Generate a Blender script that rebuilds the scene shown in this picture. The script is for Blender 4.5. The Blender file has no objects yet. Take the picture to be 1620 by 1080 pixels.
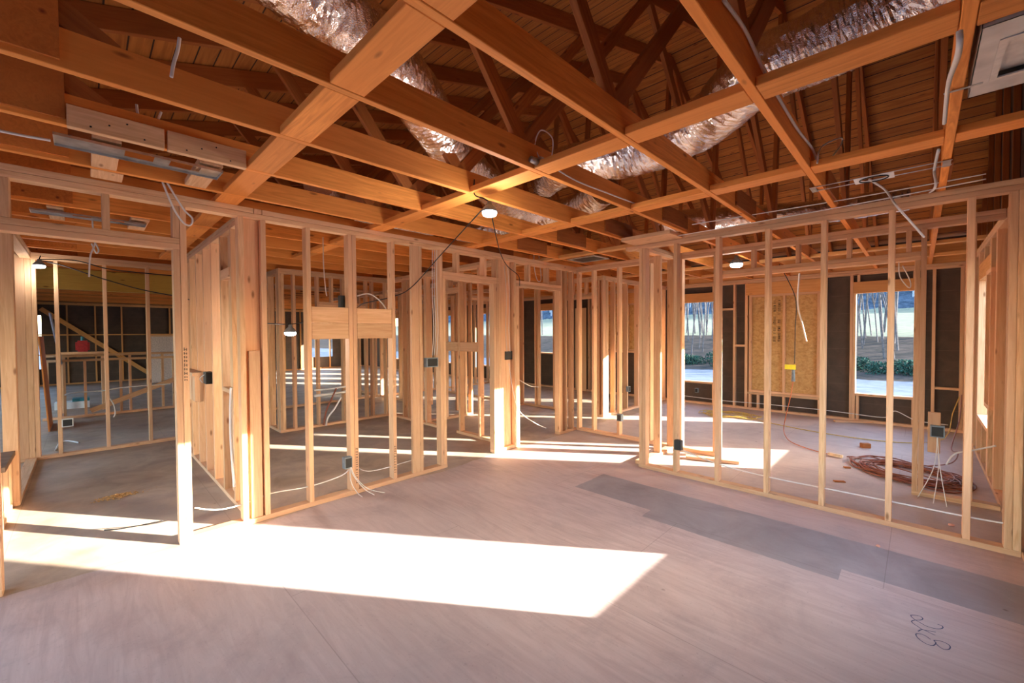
import bpy, bmesh, math, random
from mathutils import Vector, Matrix, noise
random.seed(11)
S = bpy.context.scene
C = S.collection
H = 1.515                                   # camera height above the subfloor
# ------------------------------------------------------------------ camera
YAW, PIT, ROL, FPX = 0.773922, -0.0217558, -0.00588205, 660.3
_cy, _sy = math.cos(YAW), math.sin(YAW)
FW = Vector((-_sy*math.cos(PIT), _cy*math.cos(PIT), math.sin(PIT)))
_r = Vector((_cy, _sy, 0)); _u = _r.cross(FW)
RT = _r*math.cos(ROL) + _u*math.sin(ROL)
UP = -_r*math.sin(ROL) + _u*math.cos(ROL)
cam = bpy.data.cameras.new('camera'); camo = bpy.data.objects.new('camera', cam); C.objects.link(camo)
M3 = Matrix((RT, UP, -FW)).transposed()
camo.matrix_world = Matrix.Translation((0, 0, H)) @ M3.to_4x4()
cam.sensor_width = 36; cam.sensor_fit = 'HORIZONTAL'; cam.lens = FPX/1620*36
cam.clip_start = .02; cam.clip_end = 600
S.camera = camo

def at(px, py, ax, v):
    """the point of the plane ax = v (a wall, the floor) seen at a spot of the photograph"""
    d = RT*((px-810)/FPX) - UP*((py-540)/FPX) + FW
    i = 'XYZ'.index(ax); o = Vector((0, 0, H))
    return o + d*((v-o[i])/d[i])

# ------------------------------------------------------------------ sky, sun, exposure
SUN_ELEV = math.radians(13.6); SUN_AZ = Vector((1.0, .712, 0)).normalized()
W = bpy.data.worlds.new('world'); S.world = W; W.use_nodes = True
nt = W.node_tree; nt.nodes.clear()
wo = nt.nodes.new('ShaderNodeOutputWorld'); wb = nt.nodes.new('ShaderNodeBackground')
sk = nt.nodes.new('ShaderNodeTexSky'); sk.sky_type = 'NISHITA'; sk.sun_disc = False
sk.sun_elevation = math.radians(16); sk.sun_rotation = math.atan2(SUN_AZ.x, SUN_AZ.y)
sk.air_density = 1.0; sk.dust_density = 1.2; sk.ozone_density = 1.2
nt.links.new(sk.outputs[0], wb.inputs[0]); nt.links.new(wb.outputs[0], wo.inputs[0])
wb.inputs[1].default_value = 1.0
sl = bpy.data.lights.new('sun', 'SUN'); slo = bpy.data.objects.new('sun', sl); C.objects.link(slo)
sl.energy = 22; sl.angle = math.radians(.55); sl.color = (1, .92, .80)
sd = Vector((-SUN_AZ.x*math.cos(SUN_ELEV), -SUN_AZ.y*math.cos(SUN_ELEV), -math.sin(SUN_ELEV)))
slo.rotation_euler = sd.to_track_quat('-Z', 'Y').to_euler()
S.view_settings.view_transform = 'Standard'; S.view_settings.look = 'None'
S.view_settings.gamma = 1; S.view_settings.use_curve_mapping = False
S.view_settings.exposure = 1.22
LAMP_W = 7.0
S.cycles.max_bounces = 10; S.cycles.diffuse_bounces = 7

# ------------------------------------------------------------------ materials
class N:
    def __init__(s, name):
        m = bpy.data.materials.new(name); m.use_nodes = True; s.m = m; s.t = m.node_tree
        s.b = s.t.nodes['Principled BSDF']
    def n(s, ty, **k):
        o = s.t.nodes.new(ty)
        for a, v in k.items(): setattr(o, a, v)
        return o
    def l(s, a, b): s.t.links.new(a, b)
    def put(s, i, v):
        if hasattr(v, 'links') or hasattr(v, 'is_linked'): s.l(v, i)
        else: i.default_value = v
    def math(s, op, a, b=0.0, c=None):
        o = s.n('ShaderNodeMath', operation=op); s.put(o.inputs[0], a); s.put(o.inputs[1], b)
        if c is not None: s.put(o.inputs[2], c)
        return o.outputs[0]
    def mix(s, f, a, b, mode='MIX'):
        o = s.n('ShaderNodeMix', data_type='RGBA', blend_type=mode)
        s.put(o.inputs[0], f)
        for i, v in ((6, a), (7, b)):
            if isinstance(v, (tuple, list)): o.inputs[i].default_value = (*v[:3], 1)
            else: s.l(v, o.inputs[i])
        return o.outputs[2]
    def vm(s, op, a, b):
        o = s.n('ShaderNodeVectorMath', operation=op)
        s.put(o.inputs[0], a); s.put(o.inputs[1], b); return o.outputs[0]
    def noise(s, v, sc=1.0, det=3.0, dist=0.0, rough=.5):
        o = s.n('ShaderNodeTexNoise'); s.l(v, o.inputs['Vector']); o.inputs['Scale'].default_value = sc
        o.inputs['Detail'].default_value = det; o.inputs['Distortion'].default_value = dist
        o.inputs['Roughness'].default_value = rough
        return o.outputs[0]
    def ramp(s, f, a, b, c0=(0, 0, 0), c1=(1, 1, 1)):
        o = s.n('ShaderNodeValToRGB'); s.put(o.inputs[0], f); e = o.color_ramp.elements
        e[0].position = a; e[1].position = b; e[0].color = (*c0, 1); e[1].color = (*c1, 1)
        return o.outputs[0]
    def bump(s, h, st=.2, d=.01):
        o = s.n('ShaderNodeBump'); o.inputs['Strength'].default_value = st; o.inputs['Distance'].default_value = d
        s.l(h, o.inputs['Height']); s.l(o.outputs[0], s.b.inputs['Normal'])
    def fin(s, col, rough=.7, metal=0.0):
        if isinstance(col, tuple): s.b.inputs['Base Color'].default_value = (*col, 1)
        else: s.l(col, s.b.inputs['Base Color'])
        s.b.inputs['Roughness'].default_value = rough; s.b.inputs['Metallic'].default_value = metal
        return s.m

def wood(name, light, dark, alt, knots=.5, rough=.72):
    s = N(name)
    tc = s.n('ShaderNodeTexCoord').outputs['Object']; oi = s.n('ShaderNodeObjectInfo')
    rnd = oi.outputs['Random']
    off = s.math('MULTIPLY', rnd, 53.0)
    cv = s.n('ShaderNodeCombineXYZ')
    for i in range(3): s.l(off, cv.inputs[i])
    v = s.vm('ADD', tc, cv.outputs[0])
    g1 = s.noise(s.vm('MULTIPLY', v, (1.6, 24, 24)), 1, 4, 2.2, .6)
    g2 = s.noise(s.vm('MULTIPLY', v, (2.5, 120, 120)), 1, 2, .3)
    g3 = s.noise(s.vm('MULTIPLY', v, (.5, 3, 3)), 1, 2)
    col = s.mix(s.ramp(g1, .38, .68), light, dark)
    col = s.mix(s.math('MULTIPLY', s.ramp(g2, .45, .7), .22), col, dark)
    col = s.mix(s.math('MULTIPLY', s.ramp(g3, .4, .65), .45), col, alt)
    r2 = s.math('FRACT', s.math('MULTIPLY', rnd, 17.3))
    col = s.mix(s.math('MULTIPLY', r2, .6), col, alt)
    vo = s.n('ShaderNodeTexVoronoi'); vo.feature = 'F1'
    s.l(s.vm('MULTIPLY', v, (3.0, 9, 9)), vo.inputs['Vector']); vo.inputs['Scale'].default_value = 1
    kn = s.ramp(vo.outputs['Distance'], .045, .12, (1, 1, 1), (0, 0, 0))
    col = s.mix(s.math('MULTIPLY', kn, knots), col, (dark[0]*.42, dark[1]*.27, dark[2]*.18))
    hv = s.n('ShaderNodeHueSaturation')
    s.l(s.math('MULTIPLY_ADD', rnd, .32, .84), hv.inputs['Value']); s.l(col, hv.inputs['Color'])
    s.bump(g1, .12, .002)
    return s.fin(hv.outputs[0], rough)

PINE = wood('pine', (.79, .52, .29), (.58, .32, .15), (.72, .40, .23), .85)
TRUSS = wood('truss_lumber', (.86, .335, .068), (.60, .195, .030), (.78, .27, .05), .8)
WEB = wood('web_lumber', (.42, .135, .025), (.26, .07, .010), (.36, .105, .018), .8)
HDR = wood('header_lumber', (.70, .36, .12), (.55, .24, .06), (.68, .33, .12), .5)
YEL = wood('laminated_beam', (.50, .31, .05), (.36, .20, .025), (.45, .27, .04), .9)

def m_deck():
    s = N('roof_boards'); tc = s.n('ShaderNodeTexCoord').outputs['Object']
    sp = s.n('ShaderNodeSeparateXYZ'); s.l(tc, sp.inputs[0])
    y = s.math('DIVIDE', sp.outputs[1], .137); fr = s.math('FRACT', y); fl = s.math('FLOOR', y)
    gro = s.math('LESS_THAN', fr, .075)
    cv = s.n('ShaderNodeCombineXYZ'); s.l(s.math('MULTIPLY', fl, 3.71), cv.inputs[0]); s.l(s.math('MULTIPLY', fl, 1.3), cv.inputs[1])
    v = s.vm('ADD', tc, cv.outputs[0])
    g = s.noise(s.vm('MULTIPLY', v, (1.6, 22, 22)), 1, 4, 1.3)
    wn = s.n('ShaderNodeTexWhiteNoise', noise_dimensions='1D'); s.l(fl, wn.inputs['W'])
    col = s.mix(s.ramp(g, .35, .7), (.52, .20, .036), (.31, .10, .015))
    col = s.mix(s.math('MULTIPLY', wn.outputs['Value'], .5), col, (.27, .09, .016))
    vo = s.n('ShaderNodeTexVoronoi'); s.l(s.vm('MULTIPLY', v, (3, 11, 11)), vo.inputs['Vector']); vo.inputs['Scale'].default_value = 1
    col = s.mix(s.math('MULTIPLY', s.ramp(vo.outputs['Distance'], .05, .15, (1, 1, 1), (0, 0, 0)), .7), col, (.08, .02, .005))
    col = s.mix(gro, col, (.03, .010, .004))
    return s.fin(col, .75)
DECK = m_deck()

def m_floor():
    s = N('plywood_subfloor'); P = s.n('ShaderNodeNewGeometry').outputs['Position']
    sp = s.n('ShaderNodeSeparateXYZ'); s.l(P, sp.inputs[0]); X, Y = sp.outputs[0], sp.outputs[1]
    g = s.noise(s.vm('MULTIPLY', P, (1.4, 9, 1)), 1, 5, 2.2, .6)
    g2 = s.noise(s.vm('MULTIPLY', P, (5, 60, 1)), 1, 3, 1.0)
    big = s.noise(P, .55, 4, .6); med = s.noise(P, 2.3, 5, .8, .65)
    fine = s.noise(P, 46, 3, 0, .7)
    col = s.mix(s.ramp(g, .35, .68), (.64, .51, .48), (.52, .395, .37))
    col = s.mix(s.math('MULTIPLY', s.ramp(g2, .42, .72), .16), col, (.36, .26, .235))
    col = s.mix(s.math('MULTIPLY', s.ramp(big, .42, .68), .55), col, (.40, .35, .35))
    # dusty brown subfloor in the rooms beyond the left partition
    wob = s.math('MULTIPLY_ADD', s.noise(P, 1.2, 3), .35, -3.95)
    dirt = s.math('LESS_THAN', X, wob)
    dcol = s.mix(s.ramp(med, .35, .68), (.52, .395, .29), (.33, .245, .175))
    dcol = s.mix(s.math('MULTIPLY', s.ramp(big, .5, .62), .5), dcol, (.60, .50, .41))
    # worn, weather-greyed sheet in front of the long partition
    def box(x0, x1, y0, y1, w=.012):
        n_ = s.math('MULTIPLY_ADD', s.noise(P, 9, 3), w*2, -w)
        a = s.math('MULTIPLY', s.math('GREATER_THAN', s.math('ADD', X, n_), x0), s.math('LESS_THAN', s.math('ADD', X, n_), x1))
        b = s.math('MULTIPLY', s.math('GREATER_THAN', s.math('ADD', Y, n_), y0), s.math('LESS_THAN', s.math('ADD', Y, n_), y1))
        return s.math('MULTIPLY', a, b)
    patch = s.math('MAXIMUM', box(-2.40, .6, 3.33, 3.84), box(-1.62, -.34, 3.17, 3.34))
    pc = s.mix(s.ramp(med, .33, .66), (.34, .31, .32), (.235, .215, .225))
    col = s.mix(s.math('MULTIPLY', patch, .85), col, pc)
    band = box(-2.6, .6, 3.84, 4.3, .006)
    col = s.mix(s.math('MULTIPLY', band, .3), col, (.60, .38, .31))
    # back room: paler dusty boards
    back = s.math('GREATER_THAN', Y, 4.45)
    col = s.mix(s.math('MULTIPLY', back, .55), col, s.mix(s.ramp(med, .35, .65), (.56, .47, .41), (.42, .34, .30)))
    col = s.mix(dirt, col, dcol)
    # sheet seams
    sy = s.math('LESS_THAN', s.math('FRACT', s.math('DIVIDE', s.math('ADD', Y, 15.06+.0), 1.22)), .0042)
    row = s.math('FLOOR', s.math('DIVIDE', s.math('ADD', Y, 15.06), 1.22))
    sx = s.math('LESS_THAN', s.math('FRACT', s.math('ADD', s.math('DIVIDE', s.math('ADD', X, 40.4), 2.44), s.math('MULTIPLY', row, .5))), .0022)
    seam = s.math('MAXIMUM', sy, sx)
    col = s.mix(s.math('MULTIPLY', seam, .30), col, (.13, .09, .07))
    col = s.mix(s.math('MULTIPLY', s.ramp(fine, .62, .74), .4), col, (.22, .15, .13))
    sm = s.noise(P, 1.15, 6, 1.4, .7); col = s.mix(s.math('MULTIPLY', s.ramp(sm, .50, .66), .38), col, (.30, .235, .235))
    vo = s.n('ShaderNodeTexVoronoi'); s.l(P, vo.inputs['Vector']); vo.inputs['Scale'].default_value = 3.2
    wn = s.noise(P, 3.0, 2)
    sp_ = s.math('MULTIPLY', s.ramp(vo.outputs['Distance'], .02, .045, (1, 1, 1), (0, 0, 0)), s.ramp(wn, .52, .6))
    col = s.mix(s.math('MULTIPLY', sp_, .75), col, (.10, .06, .045))
    s.bump(g, .05, .002)
    return s.fin(col, .62)
FLOOR = m_floor()

def m_board(name, a, b, sc, rough=.8, lines=None):
    s = N(name); tc = s.n('ShaderNodeTexCoord').outputs['Object']
    g = s.noise(tc, sc, 5, .5, .65)
    col = s.mix(s.ramp(g, .35, .65), a, b)
    if lines:
        sp = s.n('ShaderNodeSeparateXYZ'); s.l(tc, sp.inputs[0])
        f = s.math('FRACT', s.math('DIVIDE', sp.outputs[2], lines))
        col = s.mix(s.math('LESS_THAN', f, .012), col, (a[0]*1.5, a[1]*1.5, a[2]*1.5))
    return s.fin(col, rough)
SHEATH = m_board('brown_fibreboard', (.105, .070, .050), (.075, .050, .037), 4, .85, .30)
def m_osb():
    s = N('oriented_strand_board'); P = s.n('ShaderNodeTexCoord').outputs['Object']
    vo = s.n('ShaderNodeTexVoronoi'); s.l(s.vm('MULTIPLY', s.vm('ADD', P, (0, 0, 0)), (1, 1, .6)), vo.inputs['Vector']); vo.inputs['Scale'].default_value = 34
    col = s.mix(vo.outputs['Color'], (.64, .37, .13), (.45, .23, .065))
    g = s.noise(P, 14, 4, 1.5); col = s.mix(s.math('MULTIPLY', s.ramp(g, .4, .62), .5), col, (.74, .48, .20))
    return s.fin(col, .7)
OSB = m_osb()
PLY = wood('plywood_sheet', (.72, .235, .04), (.50, .14, .02), (.62, .19, .03), .9)
SHELF = m_board('weathered_top', (.30, .17, .10), (.20, .11, .06), 9)
PLYP = wood('pale_plywood', (.72, .47, .25), (.62, .37, .18), (.70, .44, .24), .2)

def plain(name, col, rough=.5, metal=0.0, var=.12, sc=30):
    s = N(name); tc = s.n('ShaderNodeTexCoord').outputs['Object']
    g = s.noise(tc, sc, 3); d = tuple(c*(1-var*2.5) for c in col)
    return s.fin(s.mix(s.ramp(g, .35, .7), col, d), rough, metal)
def m_foil():
    s = N('foil_jacket'); tc = s.n('ShaderNodeTexCoord').outputs['Object']
    vo = s.n('ShaderNodeTexVoronoi'); vo.feature = 'DISTANCE_TO_EDGE'
    vv = s.vm('ADD', tc, s.vm('MULTIPLY', s.n('ShaderNodeTexNoise').outputs[1], (.06, .06, .06)))
    nz = s.noise(tc, 22, 5, 2.0, .7)
    s.l(s.vm('MULTIPLY', tc, (26, 26, 26)), vo.inputs['Vector'])
    h = s.math('ADD', s.math('MULTIPLY', s.ramp(vo.outputs['Distance'], 0, .35), .8), s.math('MULTIPLY', nz, 1.6))
    s.bump(h, .25, .006)
    col = s.mix(s.ramp(nz, .4, .6), (.98, .96, .95), (.85, .80, .78))
    return s.fin(col, .16, 1.0)
FOIL = m_foil()
GALV = plain('galvanised_steel', (.62, .63, .64), .38, .9, .15, 14)
GREYBOX = plain('grey_plastic', (.24, .28, .31), .5)
BLACK = plain('black_rubber', (.012, .012, .013), .5)
WIRE = plain('white_cable_jacket', (.80, .76, .72), .5, 0, .03)
BLKW = plain('black_cable_jacket', (.012, .012, .012), .45)
YELW = plain('yellow_cable_jacket', (.70, .48, .10), .5)
REDW = plain('rust_cord_jacket', (.30, .085, .04), .45)
ORW = plain('orange_cord_jacket', (.62, .16, .05), .45)
PVC = plain('white_pipe', (.80, .78, .75), .35, 0, .03)
TAG = plain('yellow_tag', (.90, .85, .02), .5, 0, .02)
WHITEP = plain('white_plastic', (.82, .82, .80), .4, 0, .03)
RED = plain('red_plastic', (.55, .02, .03), .4)
BLUE = plain('blue_sheet', (.45, .55, .85), .4)
TEAL = plain('teal_plastic', (.02, .22, .28), .4)
INK = plain('blue_marker_ink', (.045, .055, .13), .6, 0, .1)
PRINT = plain('black_stencil_ink', (.03, .02, .015), .8)
PINK = plain('pink_insulation', (.85, .42, .30), .9)
SHAV = plain('wood_shavings', (.85, .52, .20), .8, 0, .2, 60)
def emit(name, col, st):
    s = N(name); s.b.inputs['Emission Color'].default_value = (*col, 1); s.b.inputs['Emission Strength'].default_value = st
    return s.fin(col, .4)
LED = emit('lamp_lens', (.80, .92, 1.0), 14)

# ------------------------------------------------------------------ object helpers
WM = {}
def link(o, parent=None, M=None):
    C.objects.link(o)
    M = M or Matrix.Identity(4)
    if parent is not None:
        o.parent = parent; o.matrix_local = WM[parent.name].inverted() @ M
    else: o.matrix_world = M
    WM[o.name] = M
    return o
def tag(o, label, cat, group=None):
    o['label'] = label; o['category'] = cat
    if group: o['group'] = group
    return o
def thing(name, label, cat, loc=(0, 0, 0), group=None):
    o = bpy.data.objects.new(name, None); o.empty_display_size = .05
    link(o, None, Matrix.Translation(loc)); return tag(o, label, cat, group)
_boxcache = {}
def box_mesh(l, w, h, mat, bev=.0025):
    k = (round(l, 4), round(w, 4), round(h, 4), mat.name, bev)
    if k in _boxcache: return _boxcache[k]
    bm = bmesh.new(); bmesh.ops.create_cube(bm, size=1)
    bmesh.ops.scale(bm, vec=(l, w, h), verts=bm.verts)
    if bev and min(l, w, h) > bev*3:
        bmesh.ops.bevel(bm, geom=bm.edges[:], offset=bev, segments=1, affect='EDGES')
    me = bpy.data.meshes.new('board'); bm.to_mesh(me); bm.free(); me.materials.append(mat)
    _boxcache[k] = me; return me
AX = [Matrix(((1, 0, 0), (0, 1, 0), (0, 0, 1))), Matrix(((0, 1, 0), (1, 0, 0), (0, 0, -1))), Matrix(((0, 0, 1), (0, 1, 0), (-1, 0, 0)))]
def board(name, a, b, mat=PINE, parent=None, bev=.0025):
    """axis-aligned board between two opposite corners, its grain along its longest side"""
    a, b = Vector(a), Vector(b); c = (a+b)/2; d = [abs(b[i]-a[i]) for i in range(3)]
    L = max(range(3), key=lambda i: d[i])
    if L == 0: l, w, h = d
    elif L == 1: l, w, h = d[1], d[0], d[2]
    else: l, w, h = d[2], d[1], d[0]
    o = bpy.data.objects.new(name, box_mesh(l, w, h, mat, bev))
    return link(o, parent, Matrix.Translation(c) @ AX[L].to_4x4())
def beam(name, p0, p1, w, h, mat=PINE, parent=None, up=(0, 0, 1)):
    """board from p0 to p1 (centre line), w wide, h deep towards up"""
    p0, p1 = Vector(p0), Vector(p1); x = (p1-p0).normalized()
    y = Vector(up).cross(x).normalized(); z = x.cross(y)
    M = Matrix((x, y, z)).transposed().to_4x4(); M.translation = (p0+p1)/2
    o = bpy.data.objects.new(name, box_mesh((p1-p0).length, w, h, mat)); return link(o, parent, M)
def mesh_obj(name, bm, mat, parent=None, smooth=False, M=None):
    me = bpy.data.meshes.new(name)
    bmesh.ops.recalc_face_normals(bm, faces=bm.faces); bm.to_mesh(me); bm.free()
    for m in (mat if isinstance(mat, (list, tuple)) else [mat]): me.materials.append(m)
    if smooth:
        for p in me.polygons: p.use_smooth = True
    return link(bpy.data.objects.new(name, me), parent, M)
def bm_box(bm, a, b, mi=0, bev=0):
    a, b = Vector(a), Vector(b); r = bmesh.ops.create_cube(bm, size=1)['verts']
    bmesh.ops.scale(bm, vec=[abs(b[i]-a[i]) for i in range(3)], verts=r)
    bmesh.ops.translate(bm, vec=(a+b)/2, verts=r)
    fs = {f for v in r for f in v.link_faces}
    for f in fs: f.material_index = mi
    return r
def bm_cyl(bm, p0, p1, r0, r1=None, seg=20, cap=True):
    r1 = r0 if r1 is None else r1; p0, p1 = Vector(p0), Vector(p1)
    v = bmesh.ops.create_cone(bm, cap_ends=cap, segments=seg, radius1=r0, radius2=max(r1, 1e-5), depth=(p1-p0).length)['verts']
    q = (p1-p0).to_track_quat('Z', 'Y').to_matrix().to_4x4(); q.translation = (p0+p1)/2
    bmesh.ops.transform(bm, matrix=q, verts=v); return v
def structure(name, bm, mat, M=None):
    o = mesh_obj(name, bm, mat, None, False, M); o['kind'] = 'structure'; return o
def smooth_path(pts, n=8):
    pts = [Vector(p) for p in pts]; out = []
    for i in range(len(pts)-1):
        p0 = pts[max(i-1, 0)]; p1 = pts[i]; p2 = pts[i+1]; p3 = pts[min(i+2, len(pts)-1)]
        for k in range(n):
            t = k/n
            out.append(.5*((2*p1)+(p2-p0)*t+(2*p0-5*p1+4*p2-p3)*t*t+(3*p1-p0-3*p2+p3)*t**3))
    out.append(pts[-1]); return out
def tube_bm(bm, path, rad, seg=8, cap=True):
    rings = []; up = Vector((0, 0, 1)); prev = None
    for i, p in enumerate(path):
        t = (path[min(i+1, len(path)-1)]-path[max(i-1, 0)])
        t = t.normalized() if t.length > 1e-9 else Vector((0, 0, 1))
        if prev is None: x = t.cross(up if abs(t.z) < .9 else Vector((1, 0, 0))).normalized()
        else:
            x = prev-t*prev.dot(t)
            x = x.normalized() if x.length > 1e-6 else t.orthogonal().normalized()
        prev = x; y = t.cross(x); ring = []
        for k in range(seg):
            a = 2*math.pi*k/seg; r = rad(i, k) if callable(rad) else rad
            ring.append(bm.verts.new(p+(x*math.cos(a)+y*math.sin(a))*r))
        rings.append(ring)
    for a, b in zip(rings, rings[1:]):
        for k in range(seg): bm.faces.new((a[k], a[(k+1) % seg], b[(k+1) % seg], b[k]))
    if cap: bm.faces.new(rings[0]); bm.faces.new(rings[-1][::-1])
def wire(name, paths, r, mat, label=None, cat=None, group=None, parent=None, n=8, seg=6):
    """one cable, or one bundle tied at a common end, swept along smooth paths"""
    bm = bmesh.new()
    if not isinstance(paths[0], (list, tuple)) or not isinstance(paths[0][0], (list, tuple, Vector)): paths = [paths]
    for p in paths: tube_bm(bm, smooth_path(p, n), r, seg)
    o = mesh_obj(name, bm, mat, parent, True)
    if label: tag(o, label, cat or 'cable', group)
    return o

T = .038; D = .089; ZP = 2.43; ZT = 2.51        # stud thickness and depth, underside and top of the double top plate
class Wall:
    """a framed partition: axis 'X' or 'Y' is the direction it runs, lo..hi its thickness range on the other axis"""
    def __init__(s, label, axis, lo, hi, mat=PINE, group=None, name='stud_wall', cat='wall framing', at0=0.0):
        s.ax, s.lo, s.hi, s.m = axis, lo, hi, mat
        loc = (at0, (lo+hi)/2, 0) if axis == 'X' else ((lo+hi)/2, at0, 0)
        s.e = thing(name, label, cat, loc, group)
    def b(s, name, a0, a1, z0, z1, lo=None, hi=None, mat=None):
        lo = s.lo if lo is None else lo; hi = s.hi if hi is None else hi
        if s.ax == 'X': return board(name, (a0, lo, z0), (a1, hi, z1), mat or s.m, s.e)
        return board(name, (lo, a0, z0), (hi, a1, z1), mat or s.m, s.e)
    def stud(s, *aa, z0=.04, z1=ZP, w=T):
        for a in aa: s.b('stud', a, a+w, z0, z1)
    def flat(s, a, side, z0=.04, z1=ZP, w=D):       # a stud turned flat at the low or high face
        lo, hi = (s.lo, s.lo+T) if side == 'lo' else (s.hi-T, s.hi)
        return s.b('stud', a, a+w, z0, z1, lo, hi)
    def bottom(s, a0, a1): s.b('bottom_plate', a0, a1, 0, .04)
    def top(s, a0, a1, split=None, a0u=None, a1u=None):
        s.b('top_plate', a0, a1, ZP, ZP+.039)
        u0 = a0 if a0u is None else a0u; u1 = a1 if a1u is None else a1u
        cuts = [u0]+list(split or [])+[u1]
        for p, q in zip(cuts, cuts[1:]): s.b('top_plate', p+.002, q-.002, ZP+.041, ZT)
    def header(s, a0, a1, z=2.12, crip=(), t=.04, n=2):
        for k in range(n): s.b('header', a0, a1, z+k*t, z+(k+1)*t-.001)
        for c in crip: s.b('cripple_stud', c, c+T, z+n*t, ZP)
    def block(s, a0, a1, z0, z1, lo=None, hi=None): s.b('blocking', a0, a1, z0, z1, lo, hi)
def spaced(a, b, step=.4064):
    n = int(abs(b-a)/step+1e-6); return [a+(step if b > a else -step)*i for i in range(n+1)]

# ------------------------------------------------------------------ floor, shell
XL, XR, YF, YB = -18.6, .5, -2.6, 8.95            # inner faces of the exterior framing
bm = bmesh.new(); bm_box(bm, (XL-.2, YF-.2, -.28), (XR+.115, YB+.115, 0)); structure('floor', bm, FLOOR)

def holed(axis, c0, c1, a0, a1, z0, z1, holes):
    """sheathing with window openings: grid of boxes around the holes (a0,a1,z0,z1)"""
    bm = bmesh.new(); xs = sorted({a0, a1, *[h[0] for h in holes], *[h[1] for h in holes]})
    for p, q in zip(xs, xs[1:]):
        mid = (p+q)/2; cut = sorted([(h[2], h[3]) for h in holes if h[0] < mid < h[1]])
        z = z0
        for lo, hi in cut+[(z1, z1)]:
            if lo > z+1e-4:
                if axis == 'X': bm_box(bm, (p, c0, z), (q, c1, lo))
                else: bm_box(bm, (c0, p, z), (c1, q, lo))
            z = hi
    bmesh.ops.remove_doubles(bm, verts=bm.verts, dist=1e-5)
    return bm
# openings (start, end, sill, head)
QH = [(-.76, -.035, .47, 2.13), (-3.75, -2.985, .47, 2.12), (-7.75, -6.95, .95, 2.12), (-10.2, -9.2, .47, 2.12), (-12.6, -11.6, .47, 2.12), (-16.0, -14.8, .47, 2.12)]
SH = [(3.09, 4.04, .515, 2.02), (6.42, 7.50, .50, 2.10)]
FH = [(-16, -14.6, .4, 2.1), (-12.5, -11, .4, 2.1), (-9.4, -7.6, .1, 2.1), (-5.6, -3.4, .1, 2.12), (-2.9, -.3, .1, 2.15)]  # front openings are unseen and made wide to let in sky light
LH = [(-1.5, -.9, .5, 2.1), (3.5, 4.7, .5, 2.1), (6.5, 7.7, .5, 2.1)]
structure('wall_back', holed('X', YB+D+.001, YB+D+.022, XL-.1, XR+D+.022, -.27, 2.90, QH), SHEATH)
structure('wall_right', holed('Y', XR+D+.001, XR+D+.022, YF-.1, YB+D, -.27, 2.50, SH), SHEATH)
structure('wall_front', holed('X', YF-D-.022, YF-D-.001, XL-.1, XR+D+.022, -.27, 2.50, FH), SHEATH)
structure('wall_left', holed('Y', XL-D-.022, XL-D-.001, YF-.1, YB+D, -.27, 2.50, LH), SHEATH)

# roof: front slope rises away from the camera, back slope falls to the far wall
YR, ZR = 5.3, 5.05; SF = .30; SB = .565
def deck_z(y): return ZR-(YR-y)*SF if y < YR else ZR-(y-YR)*SB
def roof_slab(name, y0, y1):
    z0, z1 = deck_z(y0), deck_z(y1-1e-6 if y1 <= YR else y1)
    if y0 >= YR: z0 = ZR
    L = math.hypot(y1-y0, z1-z0); bm = bmesh.new()
    bm_box(bm, (XL-.6, 0, 0), (XR+.62, L, .05))
    ang = math.atan2(z1-z0, y1-y0); M = Matrix.Translation((0, y0, z0)) @ Matrix.Rotation(ang, 4, 'X')
    structure(name, bm, DECK, M)
roof_slab('ceiling', -3.3, YR); roof_slab('ceiling_back', YR, 9.55)
for xx, nm in ((XR+D+.001, 'wall_gable'), (XL-D-.022, 'wall_gable_left')):
    bm = bmesh.new(); P = [(YF-.1, 2.50), (YB+D, 2.50), (YB+D, deck_z(YB+D)), (YR, ZR), (YF-.1, max(2.55, deck_z(YF-.1)))]
    a = [bm.verts.new((xx, y, z)) for y, z in P]; b = [bm.verts.new((xx+.02, y, z)) for y, z in P]
    bm.faces.new(a); bm.faces.new(b[::-1])
    for i in range(5): bm.faces.new((a[i], a[(i+1) % 5], b[(i+1) % 5], b[i]))
    structure(nm, bm, SHEATH)

# ------------------------------------------------------------------ left partition (the long one with two door openings)
LX0, LX1 = -3.879, -3.79
L = Wall('long pale pine stud partition left of centre with grey outlet box low on one stud', 'Y', LX0, LX1, at0=2.4)
L.bottom(.448, 2.83); L.bottom(3.56, 4.02); L.bottom(4.87, 5.295); L.bottom(-1.6, -.362)
L.top(-2.5, 5.39, split=[.955, 1.012])
L.stud(-.40, z1=2.12); L.stud(-.44, -.85, -1.26)
L.header(-.40, .486, crip=(-.329, .092, .448))
L.stud(.448, z1=2.12); L.stud(.488); L.stud(.845); L.flat(.884, 'lo', w=.113); L.stud(1.0)
L.b('backing_board', .905, .985, .04, 1.38, -3.838, -3.80)
L.stud(1.345, 1.715, 1.755, 2.158); L.flat(2.385, 'hi'); L.stud(2.476)
L.stud(2.745); L.stud(2.785, z1=2.12)
L.header(2.785, 3.70, crip=(2.985, 3.405))
L.b('stud', 3.56, 3.60, .04, 2.12); L.stud(3.602, 3.642); L.b('stud', 3.682, 3.72, .04, ZP)
L.flat(3.722, 'lo'); L.flat(3.812, 'lo'); L.stud(3.925); L.b('stud', 3.965, 4.02, .04, 2.12)
L.header(3.965, 4.93, crip=(4.21, 4.61))
L.b('stud', 4.87, 4.91, .04, 2.12); L.stud(4.912, 5.03, 5.20)
for a0, a1 in ((1.385, 1.713), (1.795, 2.156)):
    L.b('blocking', a0, a1, 1.465, 1.6085, -3.83, -3.792); L.b('blocking', a0, a1, 1.6095, 1.752, -3.83, -3.792)
random.seed(8)
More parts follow.
